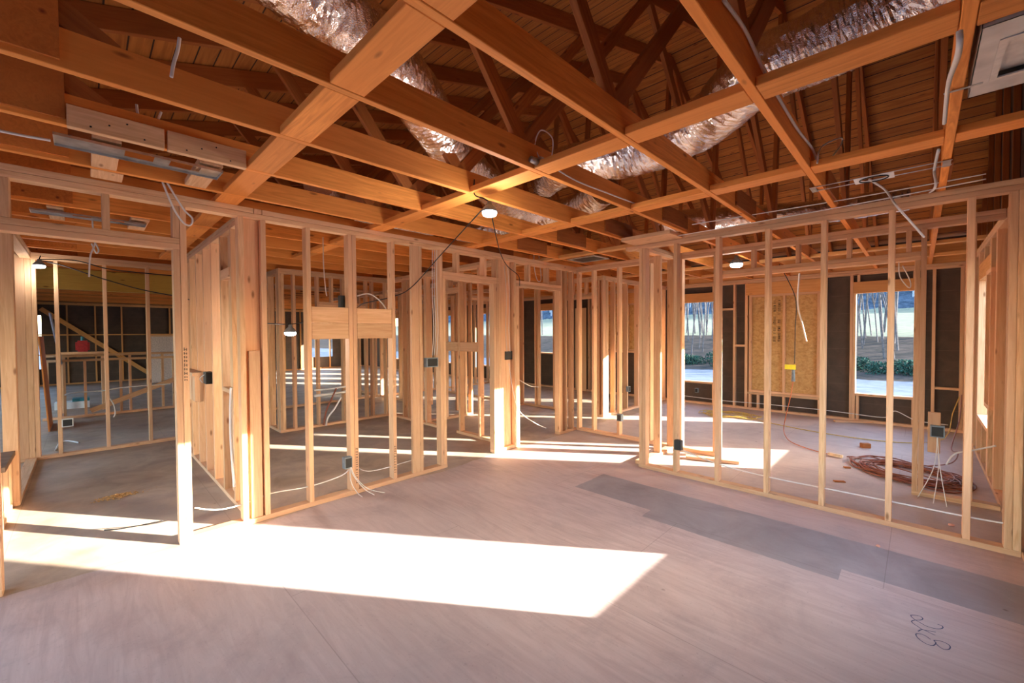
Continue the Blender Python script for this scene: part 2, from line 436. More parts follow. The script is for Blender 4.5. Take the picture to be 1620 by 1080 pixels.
for y_, z0_, z1_, x_ in ((1.755, .10, .42, LX1), (2.158, .10, .36, LX1), (.488, 1.18, 1.42, LX1)):
    bm = bmesh.new(); z = z0_
    while z < z1_:
        h_ = random.choice((.012, .018, .024)); bm_box(bm, (x_, y_+.008, z), (x_+.0006, y_+.012, z+h_)); bm_box(bm, (x_, y_+.022, z), (x_+.0006, y_+.026, z+h_*.8)); bm_box(bm, (x_, y_+.008, z+h_*.4), (x_+.0006, y_+.026, z+h_*.4+.003)); z += h_+.009
    mesh_obj('grade_stamp', bm, PRINT, L.e)
# second stretch, right side: partition parallel to the picture's right
R = Wall('long stud partition on the right, evenly spaced studs with daylight room behind', 'X', 4.31, 4.399, at0=-.9)
R.bottom(-2.24, XR-.002); R.top(-2.40, XR-.002, a0u=-2.24)
R.stud(-2.235, -2.195, -1.849, -1.434, -1.01, -.60, -.18, .230, .42, .459)
# short return wall closing the passage
K = Wall('short two-stud return wall between the two right-hand partitions', 'Y', -2.33, -2.241, at0=4.9)
K.bottom(4.402, 5.295); K.stud(4.86, 5.24); K.top(4.402, 5.295)
# partition behind it, with the wide opening
P = Wall('stud partition one passage behind the right-hand one, with a wide headed opening', 'X', 5.30, 5.389, at0=-1.5)
P.bottom(-3.788, -1.71); P.bottom(-.04, XR-.002); P.top(-3.788, XR-.002)
P.stud(-3.785, -3.515, -3.09, -2.62, -2.20, -1.785); P.stud(-1.745, z1=2.15); P.stud(-.04, z1=2.15); P.stud(.0, .30)
P.header(-1.745, 0.0, z=2.15, crip=(-1.38, -.955, -.53, -.10))
P.b('blocking', .06, .14, .42, .78, 5.27, 5.31)
# passage-side wall across the middle, running left behind the long partition
Nn = Wall('cross partition behind the headed door opening, with a flat blocking board at mid height', 'X', 3.90, 3.989, at0=-5.3)
Nn.bottom(-7.04, -5.35); Nn.bottom(-5.0, -3.885); Nn.top(-7.04, -3.883)
Nn.stud(-6.52, -6.36, -5.81, -5.40, -4.94, -4.50, -4.05)
Nn.block(-5.36, -4.945, 1.24, 1.375); Nn.block(-4.90, -4.505, 1.24, 1.375)
Nn.header(-5.36, -4.94, crip=(-5.2,))
M_ = Wall('closet partition in the dim middle room, with white pipes through its studs', 'Y', -7.04, -6.95, at0=2.9)
M_.bottom(2.06, 3.895); M_.top(2.06, 3.895); M_.stud(2.06, 2.10, 2.262, 2.62, 3.035, 3.45, 3.56, 3.82)
M_.header(2.62, 3.45, z=1.95, crip=(2.85, 3.2))
M2 = Wall('end wall of the closet in the dim middle room, running away to the left', 'X', 2.06, 2.149, at0=-8)
M2.bottom(-9.2, -7.042); M2.top(-9.2, -7.042); M2.stud(*[-7.1-.4064*i for i in range(6)])
L2 = Wall('deep side partition of the left room, seen almost edge-on, studs close together', 'X', .90, .989, at0=-5.6)
L2.bottom(-7.615, -3.882); L2.top(-7.615, -3.882)
L2.stud(-3.93, -4.335, -4.74, -5.15, -5.555, -5.96, -6.37, -6.78, -7.18, -7.58)
L2.flat(-4.65, 'hi', w=.089); L2.flat(-4.56, 'hi', w=.089)
L2.block(-4.70, -4.37, 2.02, 2.11); L2.block(-4.70, -4.37, .98, 1.02)
L2.b('backing_board', -6.33, -5.60, 1.06, 1.10, .80, .90); L2.b('backing_board', -5.75, -5.60, .78, 1.06, .82, .898); L2.b('backing_board', -5.95, -5.80, .78, 1.06, .82, .898)
L3 = Wall('stud wall across the back of the left room, with a work light at its corner', 'Y', -7.71, -7.621, at0=.3)
L3.bottom(-.70, .895); L3.top(-.70, 2.05); L3.flat(-.67, 'hi'); L3.flat(-.58, 'hi'); L3.flat(-.49, 'hi', w=.05); L3.stud(-.438, -.255, .175, .60, .945)
K2 = Wall('thick bank of studs at the left edge of the left room', 'X', -.52, -.431, at0=-6.5)
K2.bottom(-7.618, -5.72); K2.top(-7.618, -3.882)
K2.stud(-5.76, -5.80, -5.84)
sh = thing('low_bench', 'low stud-framed bench with a brown board top at the left picture edge', 'bench', (-5.4, -.7, 0))
board('top', (-5.72, -1.1, .455), (-5.05, -.45, .495), SHELF, sh)
board('bottom_plate', (-5.715, -.52, 0), (-5.09, -.47, .04), PINE, sh)
for x in (-5.71, -5.46, -5.13): board('leg', (x, -.52, .04), (x+T, -.47, .455), PINE, sh)
for x in (-5.71, -5.13): board('leg', (x, -1.09, .0), (x+T, -1.04, .455), PINE, sh)
# partitions beyond
R1 = Wall('partition running back from the far doorway to the window wall', 'Y', -4.09, -4.0, at0=7.6)
R1.bottom(6.49, 8.94); R1.top(6.49, 8.94); R1.stud(6.495, 6.535, 6.78, 7.24, 7.68, 8.1, 8.5, 8.9)
R2 = Wall('far partition with a doorway, framed in line behind the corner', 'X', 6.40, 6.489, at0=-5.5)
R2.bottom(-8.9, -5.0); R2.bottom(-4.15, -4.0); R2.top(-8.9, -4.0)
R2.stud(-4.04, -4.12); R2.stud(-4.16, z1=2.12); R2.stud(-5.0, z1=2.12); R2.stud(-5.04, -5.14, -5.56, -5.62, -6.05, -6.45, -6.9, -7.3, -7.35, -7.9, -8.4, -8.86)
R2.header(-5.0, -4.12, crip=(-4.7, -4.4))
R3 = Wall('partition between the two rooms beyond the left doorway, far side', 'Y', -5.99, -5.90, at0=5.2)
R3.bottom(4.0, 5.0); R3.bottom(5.8, 6.395); R3.top(3.99, 6.395); R3.stud(4.0, 4.4, 4.82, 4.96, 5.8, 5.84, 6.2, 6.36)
R3.header(4.96, 5.84, crip=(5.2, 5.6))
R4 = Wall('partition deep behind the closet, its studs dim against the far windows', 'X', 4.90, 4.989, at0=-9)
R4.bottom(-10.6, -7.9); R4.top(-12, -6.0); R4.stud(-6.3, -6.75, -7.2, -7.24, -7.9, -7.94, -8.35, -8.8, -9.2, -9.6, -10.0, -10.5)
R4.header(-7.9, -7.2, crip=(-7.6,))
R5 = Wall('lone partition far back between the dim room and the outer windows', 'Y', -9.29, -9.2, at0=6.5)
R5.bottom(2.15, 8.94); R5.top(2.15, 8.94); R5.stud(*[2.2+.4064*i for i in range(3)]); R5.stud(4.4, 4.8, 5.3, 6.1, 6.5, 6.9, 7.9, 8.4, 8.88)
R6 = Wall('partition of the far left wing, seen through the closet studs', 'X', 2.6, 2.689, at0=-13)
R6.bottom(-16.5, -9.3); R6.top(-16.5, -9.3); R6.stud(*[-9.35-.61*i for i in range(12)])
# yellow beam over the wide opening of the left wing
bw = thing('laminated_beam', 'yellowish laminated header beam over the opening in the far left wing', 'beam', (-9.1, .9, 0))
board('beam_body', (-9.15, -.62, 2.19), (-9.02, 2.05, 2.495), YEL, bw)
for y in (-.62, -.58, 1.97, 2.01): board('post', (-9.13, y, 0), (-9.04, y+T, 2.19), PINE, bw)
kn = Wall('waist-high knee wall framed in front of the dark far left room', 'Y', -11.1, -11.01, at0=.8)
kn.bottom(-.55, 2.55); kn.b('top_plate', -.55, 2.55, 1.03, 1.07); kn.b('top_plate', -.55, 2.55, 1.11, 1.15, -11.35, -11.26)
kn.stud(-.5, -.03, .45, .85, 1.25, 1.75, 2.2, z1=1.03)
for y in (-.3, .6, 1.1, 1.9): kn.b('stud', y, y+T, 0, 1.11, -11.35, -11.26)
br = beam('temporary_brace', (-10.9, 0.05, .12), (-10.95, 2.3, 1.0), .038, .09, PINE); tag(br, 'pale loose plank leaning slantwise against the knee wall', 'plank')
# far left end wall framing
LW = Wall('orange framing with cross blocking over dark brown sheathing at the far left end', 'Y', XL-D, XL, mat=HDR, at0=1.5, name='exterior_stud_wall')
LW.bottom(YF, YB); LW.top(YF, YB); LW.stud(*[-1.0+.61*i for i in range(16)])
for z in (.9, 1.5): 
    for i in range(8): LW.block(-1.0+.61*i+T, -1.0+.61*(i+1), z, z+T)
b_ = beam('diagonal_brace', (XL+.06, -.9, 2.3), (XL+.06, 1.5, .2), .03, .12, HDR); tag(b_, 'orange diagonal brace across the dark far left wall', 'brace')
ps = beam('plywood_sheet', (-10.2, -.42, .0), (-10.2, -.50, 1.5), .9, .018, PLY, up=(0, 1, .0)); tag(ps, 'brown plywood sheet leaning upright inside the far left wing', 'plywood sheet')
bs = beam('wrapped_panel', (-10.95, -.30, 1.0), (-10.95, -.42, 1.9), .5, .02, BLUE, up=(0, 1, 0)); tag(bs, 'pale blue sheet panel leaning above the knee wall', 'panel')

# ------------------------------------------------------------------ exterior framing: far window wall
def sills(Wl, holes, jack=True, stud_x=(), zt=ZP):
    for a0, a1, z0, z1 in holes:
        Wl.b('sill_plate', a0, a1, z0-.04, z0)
        Wl.b('header', a0-.04, a1+.04, z1, z1+.185, mat=HDR)
        Wl.stud(a0-.04, a1+.002, z1=z1); Wl.stud(a0-.08, a1+.042)
        n = max(2, int((a1-a0)/.4)+1)
        for i in range(n):
            x = a0+.01+(a1-a0-T-.02)*i/(n-1)
            Wl.b('cripple_stud', x, x+T, .04, z0-.04); Wl.b('cripple_stud', x, x+T, z1+.185, zt)
Q = Wall('framing of the far window wall, pine studs over brown sheathing', 'X', YB, YB+D, mat=PINE, at0=-3, name='exterior_stud_wall')
Q.bottom(XL, XR+D); Q.top(XL, XR+D)
sills(Q, QH)
Q.stud(-2.64, -2.43, .13, .42, .46, -5.6, -6.05, -6.4, -8.4, -8.8)
Q.block(-2.94, -2.64, 1.93, 1.97); Q.block(-2.60, -2.43, 1.21, 1.25); Q.block(.17, .42, .62, .655)
Q.stud(*[-2.42, -1.20, -4.2])
Q.b('header', -2.42, -1.16, 2.20, 2.425, YB-.002, YB+D, HDR); Q.b('header', -5.6, -4.2, 2.18, 2.425, YB-.002, YB+D, HDR)
Q.b('sill_plate', -2.38, -1.20, .30, .34); Q.b('sill_plate', -5.5, -4.2, 1.02, 1.06)
for x in (-2.36, -2.22, -1.80, -1.27): Q.b('cripple_stud', x, x+T, .04, .30)
for x in (-5.45, -5.0, -4.6): Q.b('cripple_stud', x, x+T, .04, 1.02)
def boarded(label, x0, x1, z0, z1, mid):
    e = thing('boarded_window', label, 'window board', ((x0+x1)/2, YB+.05, z0))
    board('osb_panel', (x0+.03, YB+.05, z0+.03), (x1-.03, YB+.062, z1-.03), OSB, e, 0)
    for a, b in (((x0, z0), (x1, z0+.04)), ((x0, z1-.04), (x1, z1)), ((x0, z0+.04), (x0+.045, z1-.04)), ((x1-.045, z0+.04), (x1, z1-.04)), ((mid, z0+.04), (mid+.04, z1-.04))):
        board('frame_rail', (a[0], YB-.012, a[1]), (b[0], YB+.049, b[1]), PINE, e)
    # stencilled mill print down the panel beside the middle rail
    bm = bmesh.new(); random.seed(3)
    if x0 > -3:
        z = z1-.12
        while z > z1-.86:
            h = random.choice((.018, .026, .034))
            if random.random() < .86:
                for c in range(2):
                    xx = mid-.165+c*.075
                    if random.random() < .85:
                        bm_box(bm, (xx, YB+.0485, z-h*.75), (xx+.045, YB+.0495, z-h*.55)); bm_box(bm, (xx, YB+.0485, z-h*.3), (xx+.045, YB+.0495, z-h*.12))
                        if random.random() < .6: bm_box(bm, (xx+random.choice((0, .019, .036)), YB+.0485, z-h*.75), (xx+.011, YB+.0495, z-h*.12))
            z -= h
        mesh_obj('stencil_print', bm, PRINT, e)
    else:
        for (a0, a1, c0, c1) in ((.0, .16, .0, .012), (.0, .16, .40, .412), (0, .012, 0, .41), (.148, .16, 0, .41), (.05, .11, .05, .07), (.05, .11, .12, .14), (.05, .11, .2, .22), (.05, .11, .28, .30), (.05, .11, .35, .37)):
            bm_box(bm, (x1-.45+a0, YB+.0485, 1.28+c0), (x1-.45+a1, YB+.0495, 1.28+c1))
        mesh_obj('stencil_print', bm, PRINT, e)
boarded('tall window boarded with two strand-board panels, black lettering beside the middle rail', -2.355, -1.24, .345, 2.20, -1.80)
boarded('window boarded with strand board in the middle distance, left of the big posts', -5.5, -4.22, 1.06, 2.18, -4.95)
pp = board('plywood_sheet', (-6.42, YB-.03, .0), (-6.08, YB-.012, 2.13), PLYP); tag(pp, 'pale plywood sheet upright against the far wall behind the corner doorway', 'plywood sheet')
# right exterior wall framing
Sx = Wall('framing of the right outer wall, seen edge-on at the right picture border', 'Y', XR, XR+D, mat=PINE, at0=6, name='exterior_stud_wall')
Sx.bottom(YF, YB-.002); Sx.top(YF, YB-.002); sills(Sx, SH)
Sx.stud(5.86, 5.90, 4.85, 5.10, 5.20, 4.62, 4.70, 7.9, 8.2, 8.6, 8.9)
Sx.b('sheathing_panel', 5.42, 5.84, .04, 2.42, XR+.06, XR+D, OSB)
Sx.stud(*[YF+.4064*i for i in range(13)])
e = thing('narrow_window_frame', 'narrow pale wooden box frame fixed upright on the right outer wall', 'window frame', (XR, 6.0, 1))
for a, b in (((5.94, .75), (6.34, .79)), ((5.94, 2.06), (6.34, 2.10)), ((5.94, .79), (5.98, 2.06)), ((6.30, .79), (6.34, 2.06))):
    board('frame_rail', (XR-.03, a[0], a[1]), (XR+.06, b[0], b[1]), PINE, e)
board('osb_panel', (XR+.05, 5.98, .79), (XR+.06, 6.30, 2.06), OSB, e, 0)
Fx = Wall('framing of the unseen front wall behind the camera with wide openings added for light', 'X', YF-D, YF, mat=PINE, at0=-6, name='exterior_stud_wall')
Fx.bottom(XL, XR); Fx.top(XL, XR); sills(Fx, FH)
rb = board('rim_board', (XL, YB+.03, 2.515), (XR, YB+.068, 2.80), HDR); tag(rb, 'orange rim board above the plate of the far window wall', 'board')

# ------------------------------------------------------------------ roof trusses
ORD = 'first second third fourth fifth sixth seventh eighth ninth tenth eleventh twelfth thirteenth fourteenth fifteenth sixteenth seventeenth eighteenth nineteenth twentieth'.split()
ORD += ['twenty-'+o for o in ORD[:9]]+['thirtieth', 'thirty-first', 'thirty-second']
TX = [.082, -.53, -1.12, -1.73]+[-2.335-.61*i for i in range(27)]
def ch(y): return deck_z(y)-.15/1.02       # underside of top chord
WEBS = [(-1.5, 2.66, -.7, None), (-.7, None, .1, 2.66), (1.0, None, 1.85, 2.66), (1.85, 2.66, 3.46, None), (3.46, None, 5.03, 2.66), (5.03, 2.66, 5.3, None), (5.45, None, 7.0, 2.66), (7.0, 2.66, 7.15, None)]
def add_truss(i, x, parts=True):
    t = thing('roof_truss', 'orange lumber roof truss, %s in the row counted leftward from the right outer wall' % ORD[i], 'roof truss', (x+T/2, 3, 2.51), 'roof trusses overhead')
    xc = x+T/2
    o = board('bottom_chord', (x, YF-.2, 2.51), (x+T, 4.6, 2.66), TRUSS, t); board('bottom_chord', (x, 4.6, 2.51), (x+T, 9.3, 2.66), TRUSS, t)
    for sc in ((3.7, 4.25), ):
        board('splice_board', (x+T+.001, sc[0], 2.53), (x+T+.016, sc[1], 2.68), WEB, t); board('splice_board', (x-.016, sc[0], 2.53), (x-.001, sc[1], 2.68), WEB, t)
    h = .14
    for y0, y1 in ((-3.2, YR), (YR, 9.5)):
        a = Vector((xc, y0, (deck_z(y0) if y0 < YR else ZR)-h/2-.006)); b = Vector((xc, y1, (ZR if y1 <= YR else deck_z(y1))-h/2-.006))
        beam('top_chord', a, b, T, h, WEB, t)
    for y0, z0, y1, z1 in WEBS:
        za = ch(y0)+.05 if z0 is None else z0-.03; zb = ch(y1)+.05 if z1 is None else z1-.03
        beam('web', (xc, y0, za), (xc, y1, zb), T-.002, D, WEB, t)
    if x < -1.5 and x > -8:
        bm = bmesh.new(); xx = x+T+.001
        zt = min(3.25, deck_z(-.6)-.02)
        pr = [(-1.5, 2.535), (-.045, 2.535), (-.045, deck_z(-.045)-.02), (-1.5, deck_z(-1.5)-.02)]
        a = [bm.verts.new((xx, y, z)) for y, z in pr]; b = [bm.verts.new((xx+.012, y, z)) for y, z in pr]
        bm.faces.new(a); bm.faces.new(b[::-1])
        for k in range(4): bm.faces.new((a[k], a[(k+1) % 4], b[(k+1) % 4], b[k]))
        mesh_obj('plywood_gusset', bm, PLY, t)
    return t
for i, x in enumerate(TX): add_truss(i, x)
# gable end stud frame above the right wall
g = Wall('short vertical gable studs above the right outer wall', 'Y', XR+.045, XR+D-.002, mat=WEB, at0=5, name='gable_framing')
for y in [-1.2+.61*i for i in range(17)]:
    z = deck_z(y)-.02
    if z > 2.62: g.b('stud', y, y+T, 2.512, min(z, deck_z(y+T)-.02))
# rows of flat blocking
def block_row(y0, y1, label, xs, mat=TRUSS, z=2.511):
    e = thing('ceiling_blocking', label, 'blocking', (xs[-1]-.3, (y0+y1)/2, z), 'rows of flat blocking between truss chords')
    for a, b in zip(xs, xs[1:]):
        board('block', (b+T+.002, y0, z), (a-.002, y1, z+.04), mat, e)
    return e
XX = [XR+.03]+TX
block_row(.70, .845, 'broad row of flat blocking crossing the ceiling nearest the camera', XX[:14])
block_row(1.93, 2.07, 'row of flat blocking that the hanging work lamp is strung from', XX[:12])
block_row(3.12, 3.26, 'row of flat blocking just in front of the white round fixture bracket', XX[:9])
block_row(4.50, 4.60, 'row of flat blocking above the passage behind the right partition', XX[:13], HDR)
block_row(6.9, 7.0, 'row of flat blocking above the daylight room at the back right', XX[:13], HDR)
block_row(8.0, 8.1, 'row of flat blocking nearest the far window wall', XX[:13], HDR)
n_ = board('nailer_board', (-2.28, 4.0, 2.47), (-1.75, 4.30, 2.508), PINE); tag(n_, 'pale flat nailer board over the left end of the right partition', 'board')

# ------------------------------------------------------------------ metal brackets and pale boards at the left
def pan(label, x0, x1, y0, y1, z, holes):
    bm = bmesh.new(); t = .0015
    ys = [y0]+[v for h in holes for v in h]+[y1]
    for k in range(0, len(ys)-1):
        a, b = ys[k], ys[k+1]
        if k % 2 == 0: bm_box(bm, (x0, a, z), (x1, b, z+t))
        else:
            w = (x1-x0)*.22; bm_box(bm, (x0, a, z), (x0+w, b, z+t)); bm_box(bm, (x1-w, a, z), (x1, b, z+t))
    for xa in (x0, x1-t): bm_box(bm, (xa, y0, z-.012), (xa+t, y1, z))
    bm_box(bm, (x0, y0, z-.012), (x1, y0+t, z)); bm_box(bm, (x0, y1-t, z-.012), (x1, y1, z))
    return tag(mesh_obj('metal_bracket', bm, GALV), label, 'bracket')
pan('galvanised steel bracket strip with oval holes under pale blocks, upper left', -3.17, -3.0, -.09, .60, 2.495, [(.17, .29), (.36, .50)])
pan('galvanised bracket strip seen through the left door header, beyond the partition', -5.03, -4.90, -.28, .40, 2.495, [(-.05, .06), (.15, .26)])
for x0, x1, y0, y1, lab in ((-3.52, -3.0, .045, .155, 'pale flat block carrying the left half of the steel bracket'), (-3.52, -3.0, .485, .60, 'grey-stained flat block carrying the right end of the steel bracket'),
                            (-3.76, -3.58, .045, .19, 'short pale block just above the partition top plate, left'), (-5.35, -4.85, -.19, -.10, 'pale block over the far bracket strip, left of the pair'), (-5.35, -4.85, .30, .42, 'pale block over the far bracket strip, right of the pair')):
    tag(board('block', (x0, y0, 2.512), (x1, y1, 2.55), PINE), lab, 'wood block')
for y0, y1, lab in ((-.04, .315, 'reddish pale board scabbed to the truss beside the plywood gusset'), (.328, .69, 'pale nailed board scabbed to the truss, ending at the broad blocking row')):
    e = tag(board('scab_board', (-2.905, y0, 2.495), (-2.868, y1, 2.60), PINE), lab, 'board')
    for k in range(4):
        bm = bmesh.new(); c_ = (-2.867, y0+.08+(y1-y0-.16)*k/3, 2.53+.035*((k*7) % 3-1)*.8+.015); bm_cyl(bm, (-2.869, c_[1], c_[2]), (-2.8665, c_[1], c_[2]), .004, seg=10); mesh_obj('nail_head', bm, BLACK, e)

# ------------------------------------------------------------------ ducts
def duct(label, pts, r, group=None, seed=1):
    bm = bmesh.new(); random.seed(seed); path = smooth_path(pts, 34); seg = 44
    def rad(i, k):
        p = path[i]; a = 2*math.pi*k/seg; q = Vector((p.x+math.cos(a)*r, p.y+math.sin(a)*r, p.z+seed))
        v = noise.noise(q*7); w = noise.noise(q*19); rib = .010*math.sin(i*1.9+2*v)
        return r*(1+.05*v+.05*w+random.uniform(-.014, .014)+rib)
    tube_bm(bm, path, rad, seg)
    return tag(mesh_obj('foil_duct', bm, FOIL, None, False), label, 'duct', group)
DZ = 2.90
duct('crumpled foil-wrapped flexible duct crossing the upper left above the chords', [(-1.62, -.9, 2.98), (-1.68, .1, DZ+.04), (-1.84, .78, DZ+.02), (-2.05, 1.26, DZ), (-2.28, 1.62, DZ-.02), (-2.62, 2.10, DZ-.03), (-2.88, 2.62, DZ-.02), (-3.2, 3.3, DZ), (-3.6, 4.4, DZ+.1)], .155, seed=2)
duct('foil-wrapped duct sweeping from the upper right corner towards the middle', [(.35, 2.35, 3.0), (-.09, 2.50, 2.93), (-.37, 2.52, DZ), (-.66, 2.58, DZ), (-1.02, 2.88, DZ), (-1.45, 2.98, DZ-.02), (-1.90, 2.90, DZ), (-2.35, 3.05, DZ+.1), (-2.9, 3.5, 3.15)], .165, seed=5)
duct('foil duct section glimpsed above the junction of the two partitions', [(-2.2, 3.55, DZ), (-2.7, 3.85, DZ), (-3.3, 3.9, DZ), (-3.9, 3.9, DZ), (-4.6, 3.7, DZ)], .15, seed=8)
duct('silver foil duct over the daylight room, just above the rear partition plate', [(-2.4, 5.1, DZ), (-1.6, 5.6, DZ), (-.8, 5.95, DZ-.02), (-.1, 6.05, DZ)], .13, seed=9)
duct('foil duct over the dim middle room beyond the left partition', [(-4.1, 2.0, DZ), (-4.7, 2.3, DZ), (-5.4, 2.5, DZ), (-6.3, 2.6, DZ), (-7.2, 3.0, DZ)], .15, seed=12)
duct('foil duct over the partition post, left of the hanging work lamp', [(-3.9, 1.5, 2.86), (-4.3, 1.8, 2.86), (-4.5, 2.4, 2.86), (-4.7, 3.2, 2.86)], .13, seed=15)

# ------------------------------------------------------------------ fan housing, fixture bracket, junction box
e = thing('fan_housing', 'square galvanised fan housing with round bulb opening, top right corner', 'ceiling fan box', (.32, 2.32, 2.52))
bm = bmesh.new(); x0, x1, y0, y1, z0, z1 = .135, .475, 2.085, 2.66, 2.505, 2.70
for a, b in (((x0, y0, z0), (x0+.003, y1, z1)), ((x1-.003, y0, z0), (x1, y1, z1)), ((x0, y0, z0), (x1, y0+.003, z1)), ((x0, y1-.003, z0), (x1, y1, z1)), ((x0, y0, z1-.003), (x1, y1, z1))): bm_box(bm, a, b)
fx0, fx1, fy0, fy1 = x0+.07, x1-.03, y0+.14, y1-.14
for a, b in (((x0, y0, z0), (x1, fy0, z0+.002)), ((x0, fy1, z0), (x1, y1, z0+.002)), ((x0, fy0, z0), (fx0, fy1, z0+.002)), ((fx1, fy0, z0), (x1, fy1, z0+.002))): bm_box(bm, a, b)
mesh_obj('housing', bm, plain('bright_steel', (.72, .71, .70), .4, .5, .1, 9), e)
bm = bmesh.new()
for a, b in (((fx0-.02, fy0-.02, z0-.004), (fx1+.02, fy0, z0-.001)), ((fx0-.02, fy1, z0-.004), (fx1+.02, fy1+.02, z0-.001)), ((fx0-.02, fy0, z0-.004), (fx0, fy1, z0-.001)), ((fx1, fy0, z0-.004), (fx1+.02, fy1, z0-.001)), ((fx0, fy0, z0+.02), (fx1, fy1, z0+.022))): bm_box(bm, a, b)
mesh_obj('inner_tray', bm, plain('pale_steel', (.75, .73, .70), .45, .6, .06), e)
bm = bmesh.new(); bm_cyl(bm, ((fx0+fx1)/2, (fy0+fy1)/2, z0+.018), ((fx0+fx1)/2, (fy0+fy1)/2, z0-.012), .05, .07, 28); mesh_obj('socket', bm, WHITEP, e, True)
bm = bmesh.new(); bm_box(bm, (.06, 2.53, 2.503), (.17, 2.545, 2.5045)); mesh_obj('mounting_strap', bm, GALV, e)
e = thing('fixture_bracket', 'white round downlight bracket on two metal straps between truss chords', 'light bracket', (-.23, 3.59, 2.5))
bm = bmesh.new(); cx, cy, zz = -.225, 3.60, 2.500
out = []; N_ = 32; inn = []
for k in range(N_):
    a = 2*math.pi*k/N_+math.pi/4; c, s_ = math.cos(a), math.sin(a); m = max(abs(c), abs(s_))
    out.append(bm.verts.new((cx+.098*c/m, cy+.068*s_/m, zz))); inn.append(bm.verts.new((cx+.062*c, cy+.05*s_, zz)))
for k in range(N_): bm.faces.new((out[k], out[(k+1) % N_], inn[(k+1) % N_], inn[k]))
r = bmesh.ops.extrude_face_region(bm, geom=bm.faces[:]); bmesh.ops.translate(bm, vec=(0, 0, .003), verts=[v for v in r['geom'] if isinstance(v, bmesh.types.BMVert)])
mesh_obj('plate', bm, WHITEP, e)
bm = bmesh.new(); rr = [Vector((cx+.072*math.cos(t), cy+.058*math.sin(t), zz-.004)) for t in [2*math.pi*k/36 for k in range(37)]]; tube_bm(bm, rr, .0035, 6, False); mesh_obj('gasket_ring', bm, BLACK, e, True)
for yy in (3.545, 3.645):
    bm = bmesh.new(); bm_box(bm, (-.56, yy-.008, 2.5035), (.125, yy+.008, 2.505)); mesh_obj('strap', bm, GALV, e)
for xx in (-.56, .085):
    bm = bmesh.new(); bm_box(bm, (xx, 3.53, 2.5005), (xx+.035, 3.66, 2.503)); mesh_obj('end_plate', bm, GALV, e)
e = thing('junction_box', 'grey metal junction box clamped to the truss chord with a conduit to the next', 'junction box', (-1.70, 1.98, 2.55))
bm = bmesh.new(); bm_box(bm, (-1.69, 1.935, 2.515), (-1.64, 2.03, 2.575)); bmesh.ops.bevel(bm, geom=bm.edges[:], offset=.006, segments=2, affect='EDGES'); mesh_obj('box', bm, GALV, e)
bm = bmesh.new(); bm_cyl(bm, (-1.668, 1.93, 2.545), (-1.668, 1.875, 2.545), .022, .018); mesh_obj('cable_clamp', bm, GALV, e, True)
bm = bmesh.new(); bm_cyl(bm, (-1.65, 2.0, 2.56), (-1.09, 2.12, 2.60), .013); mesh_obj('conduit', bm, GALV, e, True)
wire('loop', [(-1.68, 1.98, 2.57), (-1.70, 1.95, 2.66), (-1.66, 1.96, 2.74), (-1.62, 2.02, 2.70), (-1.63, 2.03, 2.60)], .004, WIRE, parent=e)
vg = thing('air_register', 'small black air grille in a pale frame overhead at the partition corner', 'air grille', (-3.25, 4.8, 2.5))
bm = bmesh.new(); bm_box(bm, (-3.42, 4.66, 2.503), (-3.05, 4.95, 2.507)); mesh_obj('grille', bm, BLACK, vg)
bm = bmesh.new()
for a, b in (((-3.46, 4.62), (-3.02, 4.66)), ((-3.46, 4.95), (-3.02, 4.99)), ((-3.46, 4.66), (-3.42, 4.95)), ((-3.05, 4.66), (-3.02, 4.95))): bm_box(bm, (*a, 2.500), (*b, 2.508))
mesh_obj('frame', bm, GALV, vg)

# ------------------------------------------------------------------ work lamps
def lamp(label, p, cable_up, k_=1.0, w=LAMP_W):
    p = Vector(p); e = thing('work_lamp', label, 'work lamp', p, 'string of construction work lamps')
    bm = bmesh.new()
    prof = [(.010, .075), (.016, .07), (.018, .05), (.034, .038), (.052, .012), (.055, 0), (.050, -.002)]
    seg = 28; rings = [[bm.verts.new((p.x+k_*r*math.cos(2*math.pi*k/seg), p.y+k_*r*math.sin(2*math.pi*k/seg), p.z+k_*z)) for k in range(seg)] for r, z in prof]
    for a, b in zip(rings, rings[1:]):
        for k in range(seg): bm.faces.new((a[k], a[(k+1) % seg], b[(k+1) % seg], b[k]))
    bm.faces.new(rings[0]); mesh_obj('shade', bm, GREYBOX, e, True)
    bm = bmesh.new()
    prof = [(.0505, 0), (.052, -.012), (.046, -.026), (.030, -.033), (.001, -.035)]
    rings = [[bm.verts.new((p.x+k_*r*math.cos(2*math.pi*k/seg), p.y+k_*r*math.sin(2*math.pi*k/seg), p.z+k_*z)) for k in range(seg)] for r, z in prof]
    for a, b in zip(rings, rings[1:]):
        for k in range(seg): bm.faces.new((a[k], a[(k+1) % seg], b[(k+1) % seg], b[k]))
    mesh_obj('lens', bm, LED, e, True)
    wire('cable', [p+Vector((0, 0, .07))]+[Vector(q) for q in cable_up], .005, BLKW, parent=e)
    li = bpy.data.lights.new('lamp_light', 'POINT'); li.energy = w; li.color = (1, .93, .84); li.shadow_soft_size = .06
    lo = bpy.data.objects.new('lamp_light', li); link(lo, e, Matrix.Translation(p+Vector((0, 0, -.11))))
    return e
lamp('lit dome work lamp hanging in the centre under the truss chords', (-2.19, 2.02, 2.37), [(-2.21, 1.98, 2.46), (-2.28, 1.96, 2.50), (-2.27, 1.95, 2.60)])
lamp('lit dome work lamp hanging behind the left partition, beside the closet corner', (-4.45, 1.42, 1.53), [(-4.45, 1.40, 1.62)])
lamp('lit dome work lamp above the daylight room, under the rear header', (-1.705, 5.9, 2.385), [(-1.705, 5.9, 2.50)], 1.4)
lamp('lit work lamp at the top left corner of the left room, partly behind the post', (-7.45, -.36, 2.34), [(-7.5, -.35, 2.46)], 1.0, 2.0)
